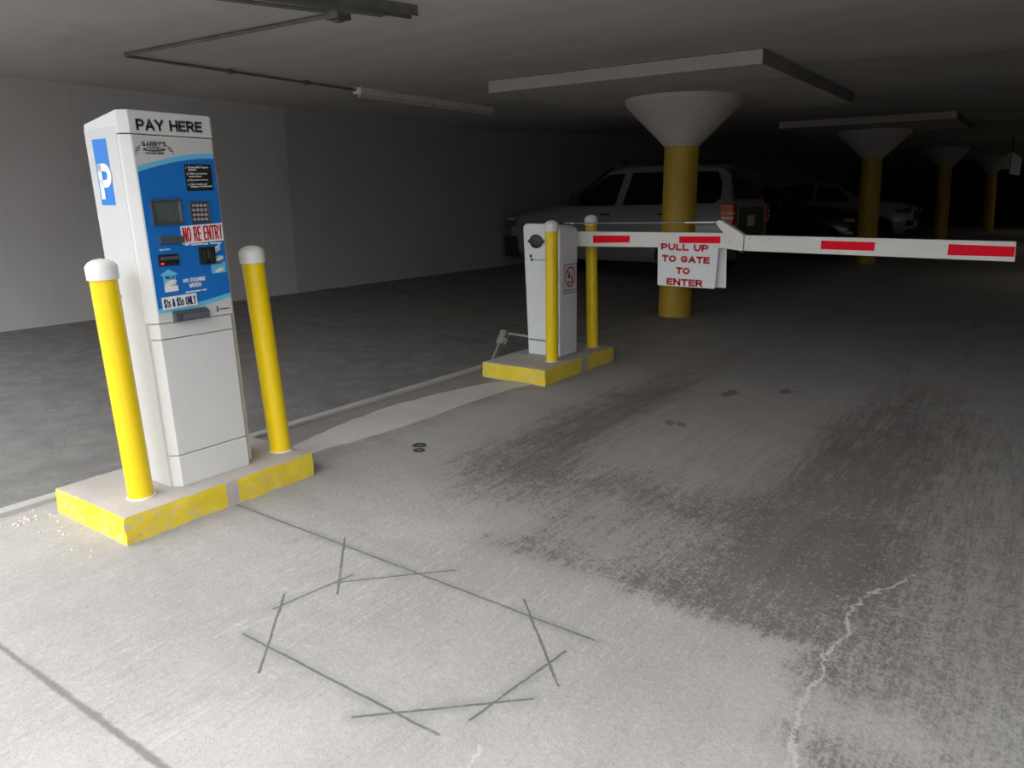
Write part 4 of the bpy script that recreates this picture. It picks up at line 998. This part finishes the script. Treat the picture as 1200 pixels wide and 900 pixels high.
for sd in (-1, 1):
    hl = bx3(P, -.01, .42, sd * .925, sd * .58, .88, 1.02, 'headlight', m_dgrey, root, .03)
    bx3(P, .22, .40, sd * .935, sd * .86, .95, 1.02, 'amber_lens', m_amber, hl, .01)
    bx3(P, -.03, .14, sd * .925, sd * .72, .88, .97, 'clear_lens', m_lens, hl, .01)
    bx3(P, -.02, .14, sd * .86, sd * .52, .50, .66, 'fog_lamp_recess', m_trimb, root, .03)
    bx3(P, 1.6, 1.75, sd * 1.05, sd * .90, 1.18, 1.32, 'wing_mirror', m_palecar, root, .03)
m = MB(); m.prism([(-.52, .94), (.52, .94), (.42, .66), (-.42, .66)], 'x', 0, .06); m.v = [tuple(P(-.035 + x, y, z)) for x, y, z in m.v]; m.build('grille', m_trimb, root)
bx3(P, -.04, .20, -.80, .80, .28, .42, 'lower_grille', m_trimb, root, .03)

# ------------------------------------------------------------------ camera, light
yaw, pit, roll, F = 0.615694450, 0.243044771, -0.00973523392, 876.944372
cyw, syw, cp, spt = math.cos(yaw), math.sin(yaw), math.cos(pit), math.sin(pit)
fw = Vector((-syw * cp, cyw * cp, -spt)); rt = Vector((cyw, syw, 0)); up = rt.cross(fw)
rt2 = rt * math.cos(roll) + up * math.sin(roll); up2 = up * math.cos(roll) - rt * math.sin(roll)
cam = bpy.data.cameras.new('camera'); co = bpy.data.objects.new('camera', cam); C.objects.link(co)
R_ = Matrix((rt2, up2, -fw)).transposed().to_4x4(); co.matrix_world = Matrix.Translation((0, 0, 1.4)) @ R_
cam.sensor_width = 36; cam.lens = F / 1200 * 36; cam.clip_end = 200; cam.clip_start = .05
bpy.context.scene.camera = co
w = bpy.data.worlds.new('overcast_sky'); bpy.context.scene.world = w; w.use_nodes = True
nt = w.node_tree; bg = nt.nodes['Background']
tc = nt.nodes.new('ShaderNodeTexCoord'); sx3 = nt.nodes.new('ShaderNodeSeparateXYZ'); nt.links.new(tc.outputs['Generated'], sx3.inputs[0])
rmp = nt.nodes.new('ShaderNodeValToRGB'); nt.links.new(sx3.outputs[2], rmp.inputs[0])
rmp.color_ramp.elements[0].position = 0; rmp.color_ramp.elements[0].color = (.05, .051, .055, 1); e_ = rmp.color_ramp.elements.new(.16); e_.color = (.14, .14, .145, 1)
rmp.color_ramp.elements[1].position = .55; rmp.color_ramp.elements[1].color = (.98, .99, 1.0, 1)
nt.links.new(rmp.outputs[0], bg.inputs[0]); bg.inputs[1].default_value = 3.9
for ly in (15, 24, 34):        # added unseen fill lights, lifting the dark depth of the garage
    ld = bpy.data.lights.new('fill_light', 'AREA'); ld.shape = 'RECTANGLE'; ld.size = 2.4; ld.size_y = .2; ld.energy = 6.0; ld.color = (1, .92, .80)
    lo = bpy.data.objects.new('fill_light', ld); C.objects.link(lo); lo.location = (2.0, ly, cz(ly) - .06)
sc = bpy.context.scene
sc.view_settings.view_transform = 'Standard'; sc.view_settings.look = 'None'; sc.view_settings.gamma = 1; sc.view_settings.use_curve_mapping = False
sc.view_settings.exposure = 0.42
try: sc.cycles.max_bounces = 12; sc.cycles.diffuse_bounces = 8
except Exception: pass
